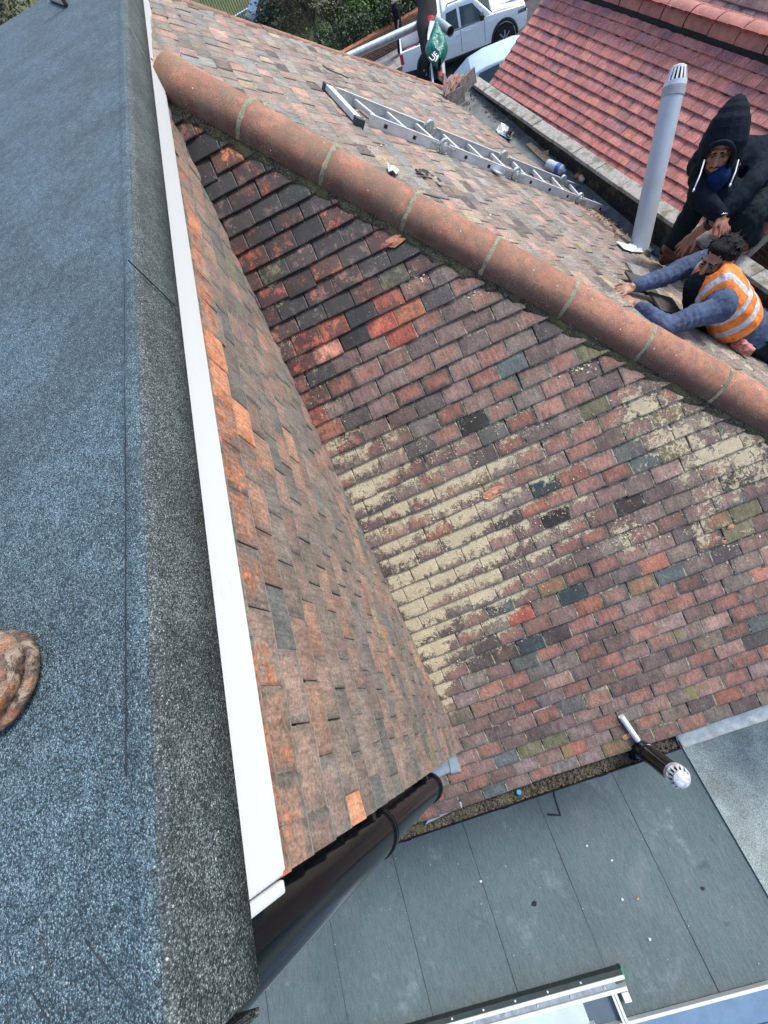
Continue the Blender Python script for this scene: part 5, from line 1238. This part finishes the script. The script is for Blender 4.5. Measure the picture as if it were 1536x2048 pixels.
DB = DSC - .38
bag = thing('green_bag', AT(876, 60, DB), 'green plastic carrier bag with white lettering tied to the scaffold', 'bag')
M_bag = simple('green_polythene', (.005, .16, .12), .28, .35, 9, bump=.8, bsc=22, dist=.02)
bprof = [(867, 871, 38), (865, 874, 48), (862, 880, 58), (858, 888, 72), (854, 893, 84), (851, 896, 94), (850, 895, 104), (856, 892, 114), (866, 887, 121), (876, 882, 129)]
hang_mesh('x', bprof, DB, None, '', '', th=.10, fold=.11).build('bag_body', M_bag, bag, smooth='all')
hang_mesh('x', [(860, 870, 42), (857, 866, 55), (855, 861, 68), (855, 857, 80)], DB - .09, None, '', '', th=.015).build('bag_lining', simple('white_polythene', (.6, .68, .68), .4), bag, smooth='all')
def text(body, p, xd, nrm, size, m, parent, name='lettering'):
    cu = bpy.data.curves.new(name, 'FONT'); cu.body = body; cu.size = size; cu.extrude = .001; cu.align_x = 'CENTER'; cu.align_y = 'CENTER'
    tmp = bpy.data.objects.new(name, cu); C.objects.link(tmp); dg = bpy.context.evaluated_depsgraph_get(); dg.update()
    me = bpy.data.meshes.new_from_object(tmp.evaluated_get(dg)); bpy.data.objects.remove(tmp)
    X = Vector(xd).normalized(); Z = (Vector(nrm) - X * X.dot(Vector(nrm))).normalized(); Y = Z.cross(X); l = root_loc(parent)
    Mt = Matrix(((X.x, Y.x, Z.x, p.x - l.x), (X.y, Y.y, Z.y, p.y - l.y), (X.z, Y.z, Z.z, p.z - l.z), (0, 0, 0, 1))); me.transform(Mt)
    me.materials.clear(); me.materials.append(m); o = bpy.data.objects.new(name, me); C.objects.link(o); o.parent = parent; return o
xd = (R0 * .72 - R1 * .69)
text('UE', AT(868, 113, DB - .24), xd, -R2, .105, M_white, bag); text('RESC', AT(861.5, 105, DB - .23), xd, -R2, .038, M_white, bag) if False else None
for i in range(3):
    mb = MB(); mb.box(AT(872 + i * 1.5, 121 - i * 3, DB - .2), xd.normalized() * .02, (R1 * .69 + R0 * .72).normalized() * .005, R2 * .002); mb.build('small_print', M_white, bag)
pj = thing('hanging_jacket', AT(875, 145, DSC - .2), 'dark jacket with red and white edges hanging below the green bag', 'jacket')
hang_mesh('x', [(862, 880, 122), (858, 882, 135), (858, 884, 150), (862, 886, 168)], DSC - .2, None, '', '', th=.06).build('jacket_body', M_bit, pj, smooth='all')
hang_mesh('x', [(861, 864, 128), (862, 866, 145), (864, 868, 165)], DSC - .30, None, '', '', th=.02).build('white_edge', M_white, pj, smooth='all')
hang_mesh('x', [(877, 881, 130), (879, 884, 142), (878, 884, 152)], DSC - .30, None, '', '', th=.02).build('red_edge', simple('red_fabric', (.5, .02, .04), .7), pj, smooth='all')

# black bracket and boot on the dormer
fz = lambda px, py: on(px, py, (0, 0, 1), ZT + .012)
br_ = thing('metal_bracket', fz(130, 8), 'black angled metal frame standing on the dormer felt at the top edge', 'bracket')
mb = MB(); mb.tube([fz(100, -4), fz(131, 8)], .012, 8); mb.tube([fz(131, 8), fz(134, 4) + ZA * .22], .012, 8); mb.tube([fz(112, -6) + ZA * .03, fz(128, 3) + ZA * .03], .006, 6); mb.build('frame_bar', M_blackbar, br_)

# =================================================================== PEOPLE
M_beard = simple('dark_stubble', (.02, .014, .012), .8, .3, 60, bump=.5, bsc=300)
M_eye = simple('eye_white', (.16, .14, .13), .2, .02, 5, bump=0)
def cloth(name, col, rough=.85, wave=0., wsc=40, dist=.01, nsc=25):
    x = NT(mat(name)); n1 = x.noise(7, 4, .6); n2 = x.noise(nsc, 5, .65, dist=1.2); n3 = x.noise(350, 2)
    c = x.mix(1., x.mix(1., col, x.ss(n1, .3, .7, .8, 1.25), 'MULTIPLY'), x.ss(n2, .3, .7, .8, 1.22), 'MULTIPLY')
    return x.fin(c, rough, x.math('ADD', n2, x.math('MULTIPLY', n3, .08)), dist, .7, **{'Specular IOR Level': .12})
M_navy_s = cloth('slate_blue_jersey', (.066, .092, .155), nsc=18); M_blackcl = cloth('black_cotton', (.010, .012, .017)); M_hood = cloth('navy_black_fleece', (.006, .011, .020))
M_trou = cloth('black_green_work_trousers', (.010, .018, .022)); M_blue = cloth('royal_blue_shirt', (.006, .022, .085)); M_bootbr = simple('red_brown_leather', (.13, .045, .03), .55, .35, 14, bump=.6, bsc=40)
def vest_material():
    x = NT(mat('orange_hi_vis')); s_ = x.sep(x.attr('vuv', 'Vector')); a, b = s_[0], s_[1]
    n = x.noise(26, 4, .6, dist=1.); col = x.mix(x.ss(n, .3, .7), (.80, .16, .02), (.95, .30, .05))
    def band(v, c, w_): return x.math('COMPARE', v, c, w_)
    wob = x.math('MULTIPLY', x.math('SUBTRACT', x.noise(9, 3), .5), .03)
    bb = x.math('ADD', b, wob); aa = x.math('ADD', a, wob)
    m_ = x.math('MAXIMUM', band(bb, .56, .045), band(bb, .80, .045)); m_ = x.math('MAXIMUM', m_, x.math('MULTIPLY', band(x.math('ABSOLUTE', aa), .56, .085), x.math('LESS_THAN', b, .56)))
    col = x.mix(m_, col, x.mix(x.ss(n, .3, .7), (.36, .40, .48), (.60, .66, .74)))
    return x.fin(col, .6, n, .008, .7)
M_vest = vest_material()
def head(mb, c, F, U, s=1., neck=None):
    F = F.normalized(); U = (U - F * U.dot(F)).normalized(); X = F.cross(U); fr_ = (X, F, U)
    A_ = lambda f, u, x_=0: c + (F * f + U * u + X * x_) * s
    mb.ell(A_(-.012, .022), .076 * s, .096 * s, .098 * s, fr_, 20, 14); mb.ell(A_(.028, -.035), .060 * s, .064 * s, .075 * s, fr_, 18, 12); mb.ell(A_(.055, -.088), .030 * s, .030 * s, .026 * s, fr_)
    mb.cap(A_(.090, .018), A_(.116, -.026), .010 * s, .0155 * s); mb.ell(A_(.098, -.032), .021 * s, .016 * s, .010 * s, fr_); mb.cap(A_(.086, .034, -.035), A_(.086, .034, .035), .012 * s, .012 * s)
    mb.cap(A_(.088, -.058, -.018), A_(.088, -.058, .018), .0085 * s, .0085 * s); mb.cap(A_(.085, -.070, -.014), A_(.085, -.070, .014), .009 * s, .009 * s)
    for e in (-1, 1):
        mb.ell(A_(.062, -.012, .042 * e), .020 * s, .026 * s, .022 * s, fr_); mb.ell(A_(-.012, -.006, .078 * e), .010 * s, .020 * s, .032 * s, fr_); mb.ell(A_(-.010, -.028, .078 * e), .010 * s, .012 * s, .013 * s, fr_)
        mb.ell(A_(.050, -.055, .035 * e), .018 * s, .026 * s, .026 * s, fr_)
    return A_, fr_
def face_bits(A_, fr_, s, parent, beard=True):
    for e in (-1, 1):
        mb = MB(); mb.ell(A_(.083, .010, .031 * e), .014 * s, .011 * s, .008 * s, fr_); ey = mb.build('eye', M_eye, parent, smooth='all')
        mb = MB(); mb.ell(A_(.0925, .009, .031 * e), .0062 * s, .0035 * s, .0062 * s, fr_); mb.build('iris', M_hair, ey, smooth='all')
        mb = MB(); mb.cap(A_(.096, .030, .014 * e), A_(.086, .036, .052 * e), .0055 * s, .0045 * s); mb.build('eyebrow', M_hair, parent, smooth='all')
    if beard:
        mb = MB(); mb.cap(A_(.098, -.047, -.026), A_(.102, -.045, 0), .0055 * s, .007 * s); mb.cap(A_(.102, -.045, 0), A_(.098, -.047, .026), .007 * s, .0055 * s)
        mb.ell(A_(.058, -.090), .034 * s, .031 * s, .026 * s, fr_)
        for e in (-1, 1): mb.ell(A_(.040, -.066, .037 * e), .020 * s, .034 * s, .034 * s, fr_)
        blob(mb, 'beard', M_beard, parent, .0045, 2)
def hand(mb, w_, tip, nrm, s=1., curl=.5, thumb=1, spread=.16):
    """palm, four jointed fingers and a thumb; nrm is the back of the hand"""
    f = (tip - w_).normalized(); n = (nrm - f * nrm.dot(f)).normalized(); x_ = f.cross(n)
    pal = w_ + f * .050 * s; mb.ell(pal, .040 * s, .050 * s, .016 * s, (x_, f, n)); mb.cap(w_ - f * .03 * s, w_ + f * .02 * s, .026 * s, .027 * s)
    for k, (o, L) in enumerate(((-.031, .068), (-.0105, .080), (.0105, .075), (.031, .058))):
        b = w_ + (f * (.088 - abs(o) * .25) + x_ * o) * s; d = (f + x_ * (o / .031) * spread).normalized(); p = b; r = .0092
        for j, (seg, an_) in enumerate(((.42, .25 * curl + .05 * k), (.33, .75 * curl), (.25, 1.15 * curl))):
            dd = (d * math.cos(an_) - n * math.sin(an_)).normalized(); q = p + dd * L * seg * s; mb.cap(p, q, r * s, (r - .0010) * s, 10); p = q; r -= .0011; d2 = dd; d = (d + (dd - d) * .9).normalized()
    b = w_ + (f * .028 - x_ * thumb * .030) * s; t1 = b + (f * .028 - x_ * thumb * .026 - n * .008) * s; t2 = t1 + (f * .030 - x_ * thumb * .006 - n * .012 * (1 + curl)) * s
    mb.cap(b, t1, .013 * s, .0115 * s); mb.cap(t1, t2, .011 * s, .009 * s)
def loft(rings, frame, o, n=28, e=2.4):
    """rings: (t, halfwidth, halfdepth, shift) stacked along the third axis"""
    L, N, D = frame; vs = []; uv = []; fs = []
    for t, hw, hn, sh in rings:
        for k in range(n):
            a = 2 * math.pi * k / n; ca, sa = math.cos(a), math.sin(a)
            xx = math.copysign(abs(ca) ** (2 / e), ca) ; yy_ = math.copysign(abs(sa) ** (2 / e), sa)
            vs.append(o + D * t + L * xx * hw + N * (yy_ * hn + sh)); uv.append((xx * hw / .2, t / rings[-1][0], yy_))
    for i in range(len(rings) - 1):
        for k in range(n): fs.append((i * n + k, i * n + (k + 1) % n, (i + 1) * n + (k + 1) % n, (i + 1) * n + k))
    fs.append(tuple(range(n))); fs.append(tuple(range((len(rings) - 1) * n, len(rings) * n))[::-1])
    return vs, fs, uv

# ---- the kneeling man in the orange vest
hc = AT(1436, 521, 2.62); hF = AT(1378, 556, 2.60) - hc; hU = AT(1474, 474, 2.545) - hc
NS, FS = AT(1438, 612, 2.56), AT(1400, 520, 2.78); SM = (NS + FS) / 2; WM = AT(1482, 652, 2.90); HP = AT(1535, 692, 3.02)
NE, NWr = AT(1331, 655, 2.56), AT(1277, 614, 2.64); FE, FWr = AT(1332, 553, 2.80), AT(1268, 573, 2.74)
L_ = (NS - FS).normalized(); D_ = (WM - SM); D_ = (D_ - L_ * D_.dot(L_)).normalized(); N_ = L_.cross(D_); N_ = N_ if N_.dot(CAMPOS - SM) > 0 else -N_
vm = thing('person', HP, 'kneeling man in orange hi vis vest and blue sleeves reaching for a tile', 'person')
body = MB(); A_, fr_ = head(body, hc, hF, hU)
body.limb([hc - hU.normalized() * .07 - hF.normalized() * .02, SM + D_ * .0, SM + D_ * .10], [.052, .048, .045]); body.cap(FS + D_ * .05, NS + D_ * .05, .045, .045)
body.limb([SM + D_ * .06, WM, HP], [.085, .10, .11]); body.limb([NS, NE, NWr], [.052, .040, .026]); body.limb([FS, FE, FWr], [.052, .040, .026])
hand(body, NWr, AT(1236, 590, 2.68), (N_ * .6 + ZA * .6 + L_ * .3), 1.02, .55, 1); hand(body, FWr, AT(1222, 588, 2.72), (N_ * .5 + ZA * .7), 1.02, .35, -1)
KN, KF = AT(1612, 760, 2.86), AT(1610, 655, 3.10); FTn = onB(1690, 850, .06); FTf = onB(1700, 760, .06)
body.limb([HP, KN, FTn], [.09, .06, .045]); body.limb([HP - L_ * .14, KF, FTf], [.09, .06, .045])
blob(body, 'body', M_skin, vm, .0050, 2)
face_bits(A_, fr_, 1., vm)
hr = MB(); hr.ell(A_(-.026, .047), .084, .096, .088, fr_, 20, 14); hr.ell(A_(-.058, -.005), .072, .056, .080, fr_); hr.ell(A_(.036, .090), .060, .045, .030, fr_)
rnd = random.Random(3)
for i in range(170):
    d = Vector((rnd.gauss(0, 1), rnd.gauss(0, 1), abs(rnd.gauss(0, 1)) + .1)).normalized(); p = A_(-.024 + d.y * .090, .045 + d.z * .084, d.x * .078); dd = Vector((d.x, d.y, d.z)); nn = fr_[0] * d.x + fr_[1] * d.y + fr_[2] * d.z; tt = (fr_[1] - nn * fr_[1].dot(nn)); tt = (tt + fr_[0] * rnd.uniform(-.35, .35)); q = p + tt * .045 + nn * .002; hr.cap(p, q, .0075, .0035, 6)
for i in range(9):
    p = A_(-.07, .10, rnd.uniform(-.03, .03)); hr.cap(p, p + (-fr_[1] * rnd.uniform(.02, .05) + fr_[2] * rnd.uniform(.0, .03) + fr_[0] * rnd.uniform(-.02, .02)), .009, .0025, 6)
blob(hr, 'hair', M_hair, vm, .0035, 1)
sl_ = MB(); sl_.limb([FS + L_ * .05 + D_ * .05, NS - L_ * .05 + D_ * .05], [.09, .09])
for sh, el, wr in ((NS, NE, NWr), (FS, FE, FWr)):
    m1 = sh.lerp(el, .5); m2_ = el.lerp(wr, .5); sl_.limb([sh + D_ * .03, m1, el, m2_, wr.lerp(el, .04)], [.078, .062, .056, .048, .037])
    for k in range(9):                                         # gathers round the sleeve
        t = k / 9; p = el.lerp(wr, .08 + .85 * t); d = (wr - el).normalized(); r = .055 - .016 * t; sl_.cap(p + N_ * .006 * (k % 2), p + d * .004, r + .004, r + .004)
    for k in range(5):
        p = sh.lerp(el, .45 + .11 * k); d = (el - sh).normalized(); sl_.cap(p, p + d * .008, .067 - .002 * k, .067 - .002 * k)
sl_.ell(NS + D_ * .01, .086, .086, .086); sl_.limb([SM + D_ * .03, SM + D_ * .12, WM + D_ * .05, HP], [.095, .125, .145, .15]); blob(sl_, 'long_sleeved_top', M_navy_s, vm, .0055, 2, (.013, .045))
ch = MB(); ch.limb([SM - N_ * .05 - D_ * .02, SM - N_ * .09 + D_ * .15, WM - N_ * .07], [.085, .115, .11]); ch.cap(A_(-.02, -.105) - N_ * .01, SM - N_ * .04, .062, .075); blob(ch, 'dark_undershirt', M_blackcl, vm, .008, 3, (.012, .05))
rings = [(0, .055, .05, .045), (.012, .115, .078, .035), (.05, .168, .112, .012), (.12, .185, .130, 0), (.20, .188, .138, 0), (.28, .188, .142, -.005), (.36, .192, .146, -.01), (.44, .198, .150, -.014), (.47, .199, .150, -.014)]
v_, f_, u_ = loft(rings, (L_, N_, D_), SM - D_ * .075 + N_ * .005 - L_ * .012, 44)
vo = MB().add(v_, f_[:-2]).build('hi_vis_vest', M_vest, vm, smooth='all'); at = vo.data.attributes.new('vuv', 'FLOAT_VECTOR', 'POINT'); at.data.foreach_set('vector', [c for v in u_ for c in v])
ss_ = vo.modifiers.new('sub', 'SUBSURF'); ss_.levels = 2; ss_.render_levels = 2
tx = bpy.data.textures.new('vest_folds', 'CLOUDS'); tx.noise_scale = .07; dm = vo.modifiers.new('folds', 'DISPLACE'); dm.texture = tx; dm.strength = .022; dm.texture_coords = 'LOCAL'
so_ = vo.modifiers.new('t', 'SOLIDIFY'); so_.thickness = .003
cm_ = MB(); mp = []
for sg_ in (-1, 1):                                              # vest shoulders
    cm_.limb([SM - D_ * .04 + L_ * .055 * sg_ + N_ * .055, SM - D_ * .01 + L_ * .13 * sg_ + N_ * .03], [.040, .052])
tr_ = MB(); tr_.limb([WM + D_ * .08, HP], [.145, .165]); tr_.limb([HP, HP.lerp(KN, .5), KN, FTn], [.135, .115, .085, .065]); tr_.limb([HP - L_ * .16, KF, FTf], [.135, .095, .065]); tr_.cap(WM - L_ * .12 + D_ * .06, HP - L_ * .18, .10, .13)
blob(tr_, 'work_trousers', M_trou, vm, .009, 3, (.03, .06))
for ft_ in (FTn, FTf):
    mb = MB(); d = (SB * .9 + XA * .2).normalized(); mb.limb([ft_ + NB * .02, ft_ + d * .10 + NB * .0, ft_ + d * .18 - NB * .005], [.05, .045, .04]); blob(mb, 'work_boot', M_bootbr, vm, .008, 2)

# ---- the hooded man
BT = AT(1334, 506, 3.62); KNl = AT(1400, 402, 3.30); HPs = AT(1545, 392, 3.22); KNr = AT(1492, 432, 3.12); FTr = AT(1500, 476, 3.30)
SHl, SHr = AT(1412, 322, 3.00), AT(1550, 296, 3.12); hc2 = AT(1440, 304, 2.84); crown = AT(1461, 250, 2.87)
hF2 = (AT(1422, 344, 2.735) - hc2); hU2 = crown - hc2; SM2 = (SHl + SHr) / 2
Ll = (SHr - SHl).normalized()
ELl, WRl = AT(1398, 392, 2.98), AT(1440, 428, 2.94); ELr, WRr = AT(1500, 372, 2.98), AT(1422, 446, 3.04)
hm = thing('person', BT, 'man in dark navy hooded top bending over with his wrists crossed', 'person')
body = MB(); A2_, fr2 = head(body, hc2, hF2, hU2)
body.limb([A2_(-.02, -.06), SM2 + R2 * .08, HPs], [.055, .11, .13]); body.cap(SHl + R2 * .04, SHr + R2 * .04, .06, .06)
body.limb([SHl, ELl, WRl], [.05, .04, .027]); body.limb([SHr, ELr, WRr], [.05, .04, .03]); body.limb([HPs, KNl, BT], [.085, .062, .045]); body.limb([HPs, KNr, FTr], [.085, .062, .045])
ttip = AT(1452, 474, 2.98); hand(body, WRl, ttip, (-R2 + R0 * .2), 1.05, .45, -1)
wr2 = AT(1390, 468, 3.14); body.limb([WRr, wr2], [.032, .028]); hand(body, wr2, AT(1362, 496, 3.22), (-R2 - R1 * .3), 1.05, .5, 1)
blob(body, 'body', M_skin, hm, .0055, 2); face_bits(A2_, fr2, 1., hm)
mb = MB(); mb.limb([A2_(.0, -.16), A2_(.045, -.21), SM2 * .35 + hc2 * .65 - hU2.normalized() * .20], [.045, .055, .07]); blob(mb, 'blue_shirt', M_blue, hm, .007, 3)
# hood: solid, hollowed by an opening in front of the face
hd = MB(); hd.ell(A2_(-.035, .02), .128, .135, .145, fr2, 24, 18); hd.limb([A2_(-.03, .04), A2_(-.05, .10), A2_(-.075, .150), A2_(-.095, .190), A2_(-.115, .215)], [.138, .122, .096, .068, .042]); hd.limb([A2_(-.09, -.02), A2_(-.16, -.10)], [.13, .14]); hd.limb([A2_(.015, -.09, -.085), A2_(.0, -.15, -.09)], [.05, .055]); hd.limb([A2_(.015, -.09, .085), A2_(.0, -.15, .09)], [.05, .055])
ho = blob(hd, 'hood', M_hood, hm, .006, 6); 
cu_ = MB(); cu_.ell(A2_(.090, -.045), .092, .130, .118, fr2, 24, 18); cu_.ell(A2_(.02, -.01), .098, .10, .108, fr2, 24, 18); co_ = blob(cu_, 'cutter', M_hood, None, .006, 2); bake(co_)
bo_ = ho.modifiers.new('open', 'BOOLEAN'); bo_.object = co_; bo_.operation = 'DIFFERENCE'; bo_.solver = 'EXACT'; bake(ho); bpy.data.objects.remove(co_)
for p_ in ho.data.polygons: p_.use_smooth = True
if not ho.data.materials: ho.data.materials.append(M_hood)
for p_ in ho.data.polygons: p_.material_index = 0
try: ho.data.set_sharp_from_angle(angle=rad(50))
except Exception: pass
rim = MB(); pts = [A2_(.085 + .02 * math.cos(a), -.005 + .098 * math.cos(a), .088 * math.sin(a)) for a in [(-2.15 + 4.3 * i / 20) for i in range(21)]]; rim.tube(pts, .013, 8); rim.build('hood_hem', M_hood, hm, smooth='all')
tp = MB(); tp.limb([SHl + R2 * .03, SM2 + R2 * .05, SHr + R2 * .03], [.095, .14, .10]); tp.limb([SM2 + R2 * .06, (SM2 + HPs) / 2 + R2 * .05, HPs], [.15, .165, .165]); tp.limb([SHl, AT(1432, 385, 3.05), AT(1470, 402, 3.10)], [.10, .12, .11]); tp.limb([SHr, AT(1540, 330, 3.12), AT(1560, 380, 3.2)], [.10, .13, .14])
for sh, el, wr in ((SHl, ELl, WRl), (SHr, ELr, WRr)):
    tp.limb([sh, sh.lerp(el, .5), el, el.lerp(wr, .5), wr.lerp(el, .08)], [.088, .080, .072, .062, .048])
blob(tp, 'hooded_top', M_hood, hm, .009, 4, (.02, .08))
for a, b in (((1409, 320), (1388, 378)), ((1477, 320), (1461, 368))):
    d0 = 2.80; p0, p1 = AT(*a, d0 + .0), AT(*b, d0 - .02); m_ = p0.lerp(p1, .5) + R0 * .006; mb = MB(); mb.tube([p0, m_, p1], .0042, 8); mb.tube([p1, p1 + (p1 - m_).normalized() * .018], .0055, 8); mb.build('drawstring', M_white, hm, smooth='all')
d = (ttip - WRl).normalized(); u = d.cross(R2).normalized(); v = d.cross(u); c = WRl + d * .012; mb = MB(); mb.tube([c + (u * math.cos(k * math.pi / 12) + v * math.sin(k * math.pi / 12)) * .036 + d * .014 * math.cos(k * math.pi / 12) for k in range(25)], .0035, 8, cap=False); mb.build('bangle', simple('steel_bangle', (.8, .8, .82), .2, .02, metal=.8), hm, smooth='all')
d = (wr2 - WRr).normalized(); mb = MB(); mb.tube([WRr + d * .0, WRr + d * .03], .037, 20); mb.build('watch_strap', M_blackbar, hm, smooth='all')
tr_ = MB(); tr_.limb([HPs, (HPs + KNl) / 2, KNl, KNl.lerp(BT, .5), BT + (KNl - BT) * .08], [.15, .12, .088, .078, .066]); tr_.limb([HPs, KNr, FTr], [.15, .10, .075]); blob(tr_, 'trousers', M_trou, hm, .009, 3, (.03, .06))
for ft_, tx_ in ((BT, AT(1392, 486, 3.42)), (FTr, AT(1478, 470, 3.2))):
    mb = MB(); f0 = ft_ - ZA * .05; mb.limb([ft_ + ZA * .05, f0, f0.lerp(tx_ - ZA * .05, .5), tx_ - ZA * .06], [.052, .052, .050, .045]); blob(mb, 'work_boot', M_bootbr, hm, .007, 2, (.008, .03))

# ---- passer by on the far pavement
wpz = ZG + .10; wp_ = onG0(806, 104, wpz); wk = thing('person', wp_, 'white haired passer by in dark clothes on the pavement behind the pickup', 'person')
side = Vector((0, 1, 0)); fw = Vector((0, -1, 0)).normalized(); mb = MB(); sd_ = Vector((1, 0, 0)); hcw = wp_ + ZA * 1.60
Aw, frw = head(mb, hcw, fw, ZA, 1.05); mb.limb([hcw - ZA * .1, wp_ + ZA * 1.38, wp_ + ZA * .95], [.05, .12, .12])
for e in (-1, 1):
    mb.limb([wp_ + ZA * 1.38 + sd_ * .19 * e, wp_ + ZA * 1.12 + sd_ * .23 * e, wp_ + ZA * .88 + sd_ * .22 * e + fw * .08], [.05, .04, .03]); mb.limb([wp_ + ZA * .92 + sd_ * .09 * e, wp_ + ZA * .5 + sd_ * .10 * e + fw * .1 * e, wp_ + ZA * .06 + sd_ * .1 * e + fw * .2 * e], [.08, .055, .045])
    hand(mb, wp_ + ZA * .88 + sd_ * .22 * e + fw * .08, wp_ + ZA * .70 + sd_ * .22 * e + fw * .12, sd_ * e, 1., .4, e)
blob(mb, 'body', simple('pale_skin', (.50, .30, .22), .6), wk, .012, 1)
mb = MB(); mb.ell(Aw(-.02, .035), .088, .105, .10, frw); blob(mb, 'hair', M_white, wk, .012, 1)
mb = MB(); mb.limb([wp_ + ZA * 1.42, wp_ + ZA * 1.15, wp_ + ZA * .88], [.15, .17, .17])
for e in (-1, 1): mb.limb([wp_ + ZA * 1.38 + sd_ * .17 * e, wp_ + ZA * 1.14 + sd_ * .22 * e], [.075, .065])
blob(mb, 'dark_shirt', M_blackcl, wk, .015, 2)
mb = MB()
for e in (-1, 1): mb.limb([wp_ + ZA * .92 + sd_ * .09 * e, wp_ + ZA * .5 + sd_ * .10 * e + fw * .1 * e, wp_ + ZA * .10 + sd_ * .1 * e + fw * .2 * e], [.11, .085, .07])
blob(mb, 'trousers', M_trou, wk, .015, 2)

# ---- the photographer's boot on the felt
bx = 1.475; byt = -.112; BS = 1.22
boot = thing('work_boot', (bx, byt - .15, ZT), 'worn brown and tan boot toe on the blue grey felt at the left edge', 'boot')
def boot_material():
    x = NT(mat('muddy_worn_leather')); n = x.noise(22, 6, .7, dist=.8); m_ = x.noise(60, 5, .7); b = x.noise(9, 4)
    col = x.mix(x.ss(n, .40, .56), (.30, .23, .17), (.075, .045, .03)); col = x.mix(x.ss(m_, .50, .60, 0, .85), col, (.03, .018, .014)); col = x.mix(x.ss(b, .58, .66, 0, .7), col, (.34, .12, .05))
    return x.fin(col, .35, x.math('ADD', n, m_), .006, .8)
M_b1 = boot_material(); M_b2 = simple('tan_suede', (.58, .36, .13), .8, .5, 25, bump=.6, bsc=60)
def bring(y, hw, z0, z1, n=22): return [Vector((bx + hw * math.cos(2 * math.pi * k / n), y, (z0 + z1) / 2 + (z1 - z0) / 2 * math.sin(2 * math.pi * k / n))) for k in range(n)]
def bl(name, rs, m, par=boot):
    vs = []; fs = []; n = 22
    for r in rs: vs += bring(byt + (r[0] - byt) * BS, r[1] * BS, z + (r[2] - z) * BS, z + (r[3] - z) * BS)
    for i in range(len(rs) - 1):
        for k in range(n): fs.append((i * n + k, i * n + (k + 1) % n, (i + 1) * n + (k + 1) % n, (i + 1) * n + k))
    fs.append(tuple(range(n))[::-1]); fs.append(tuple(range((len(rs) - 1) * n, len(rs) * n))); o = MB().add(vs, fs).build(name, m, par, smooth='all')
    s_ = o.modifiers.new('s', 'SUBSURF'); s_.levels = 2; s_.render_levels = 2; return o
z = ZT
bl('toe_cap', [(byt, .012, z + .022, z + .032), (byt - .006, .030, z + .016, z + .044), (byt - .022, .048, z + .012, z + .056), (byt - .045, .056, z + .012, z + .064), (byt - .075, .058, z + .012, z + .068), (byt - .12, .054, z + .012, z + .075)], M_b1)
bl('upper', [(byt - .055, .030, z + .05, z + .071), (byt - .075, .047, z + .02, z + .079), (byt - .12, .050, z + .015, z + .088), (byt - .17, .046, z + .015, z + .11), (byt - .22, .045, z + .015, z + .13), (byt - .29, .040, z + .015, z + .13)], M_b2)
bl('sole', [(byt + .004, .020, z + .006, z + .022), (byt - .012, .046, z + .001, z + .024), (byt - .045, .061, z + .001, z + .024), (byt - .10, .060, z + .001, z + .024), (byt - .2, .048, z + .001, z + .024), (byt - .31, .042, z + .001, z + .024)], M_b1)
mb = MB(); mb.limb([Vector((bx, byt - .30, z + .09)), Vector((bx, byt - .33, z + .26))], [.06, .068]); blob(mb, 'boot_shaft', M_b2, boot, .006, 2)
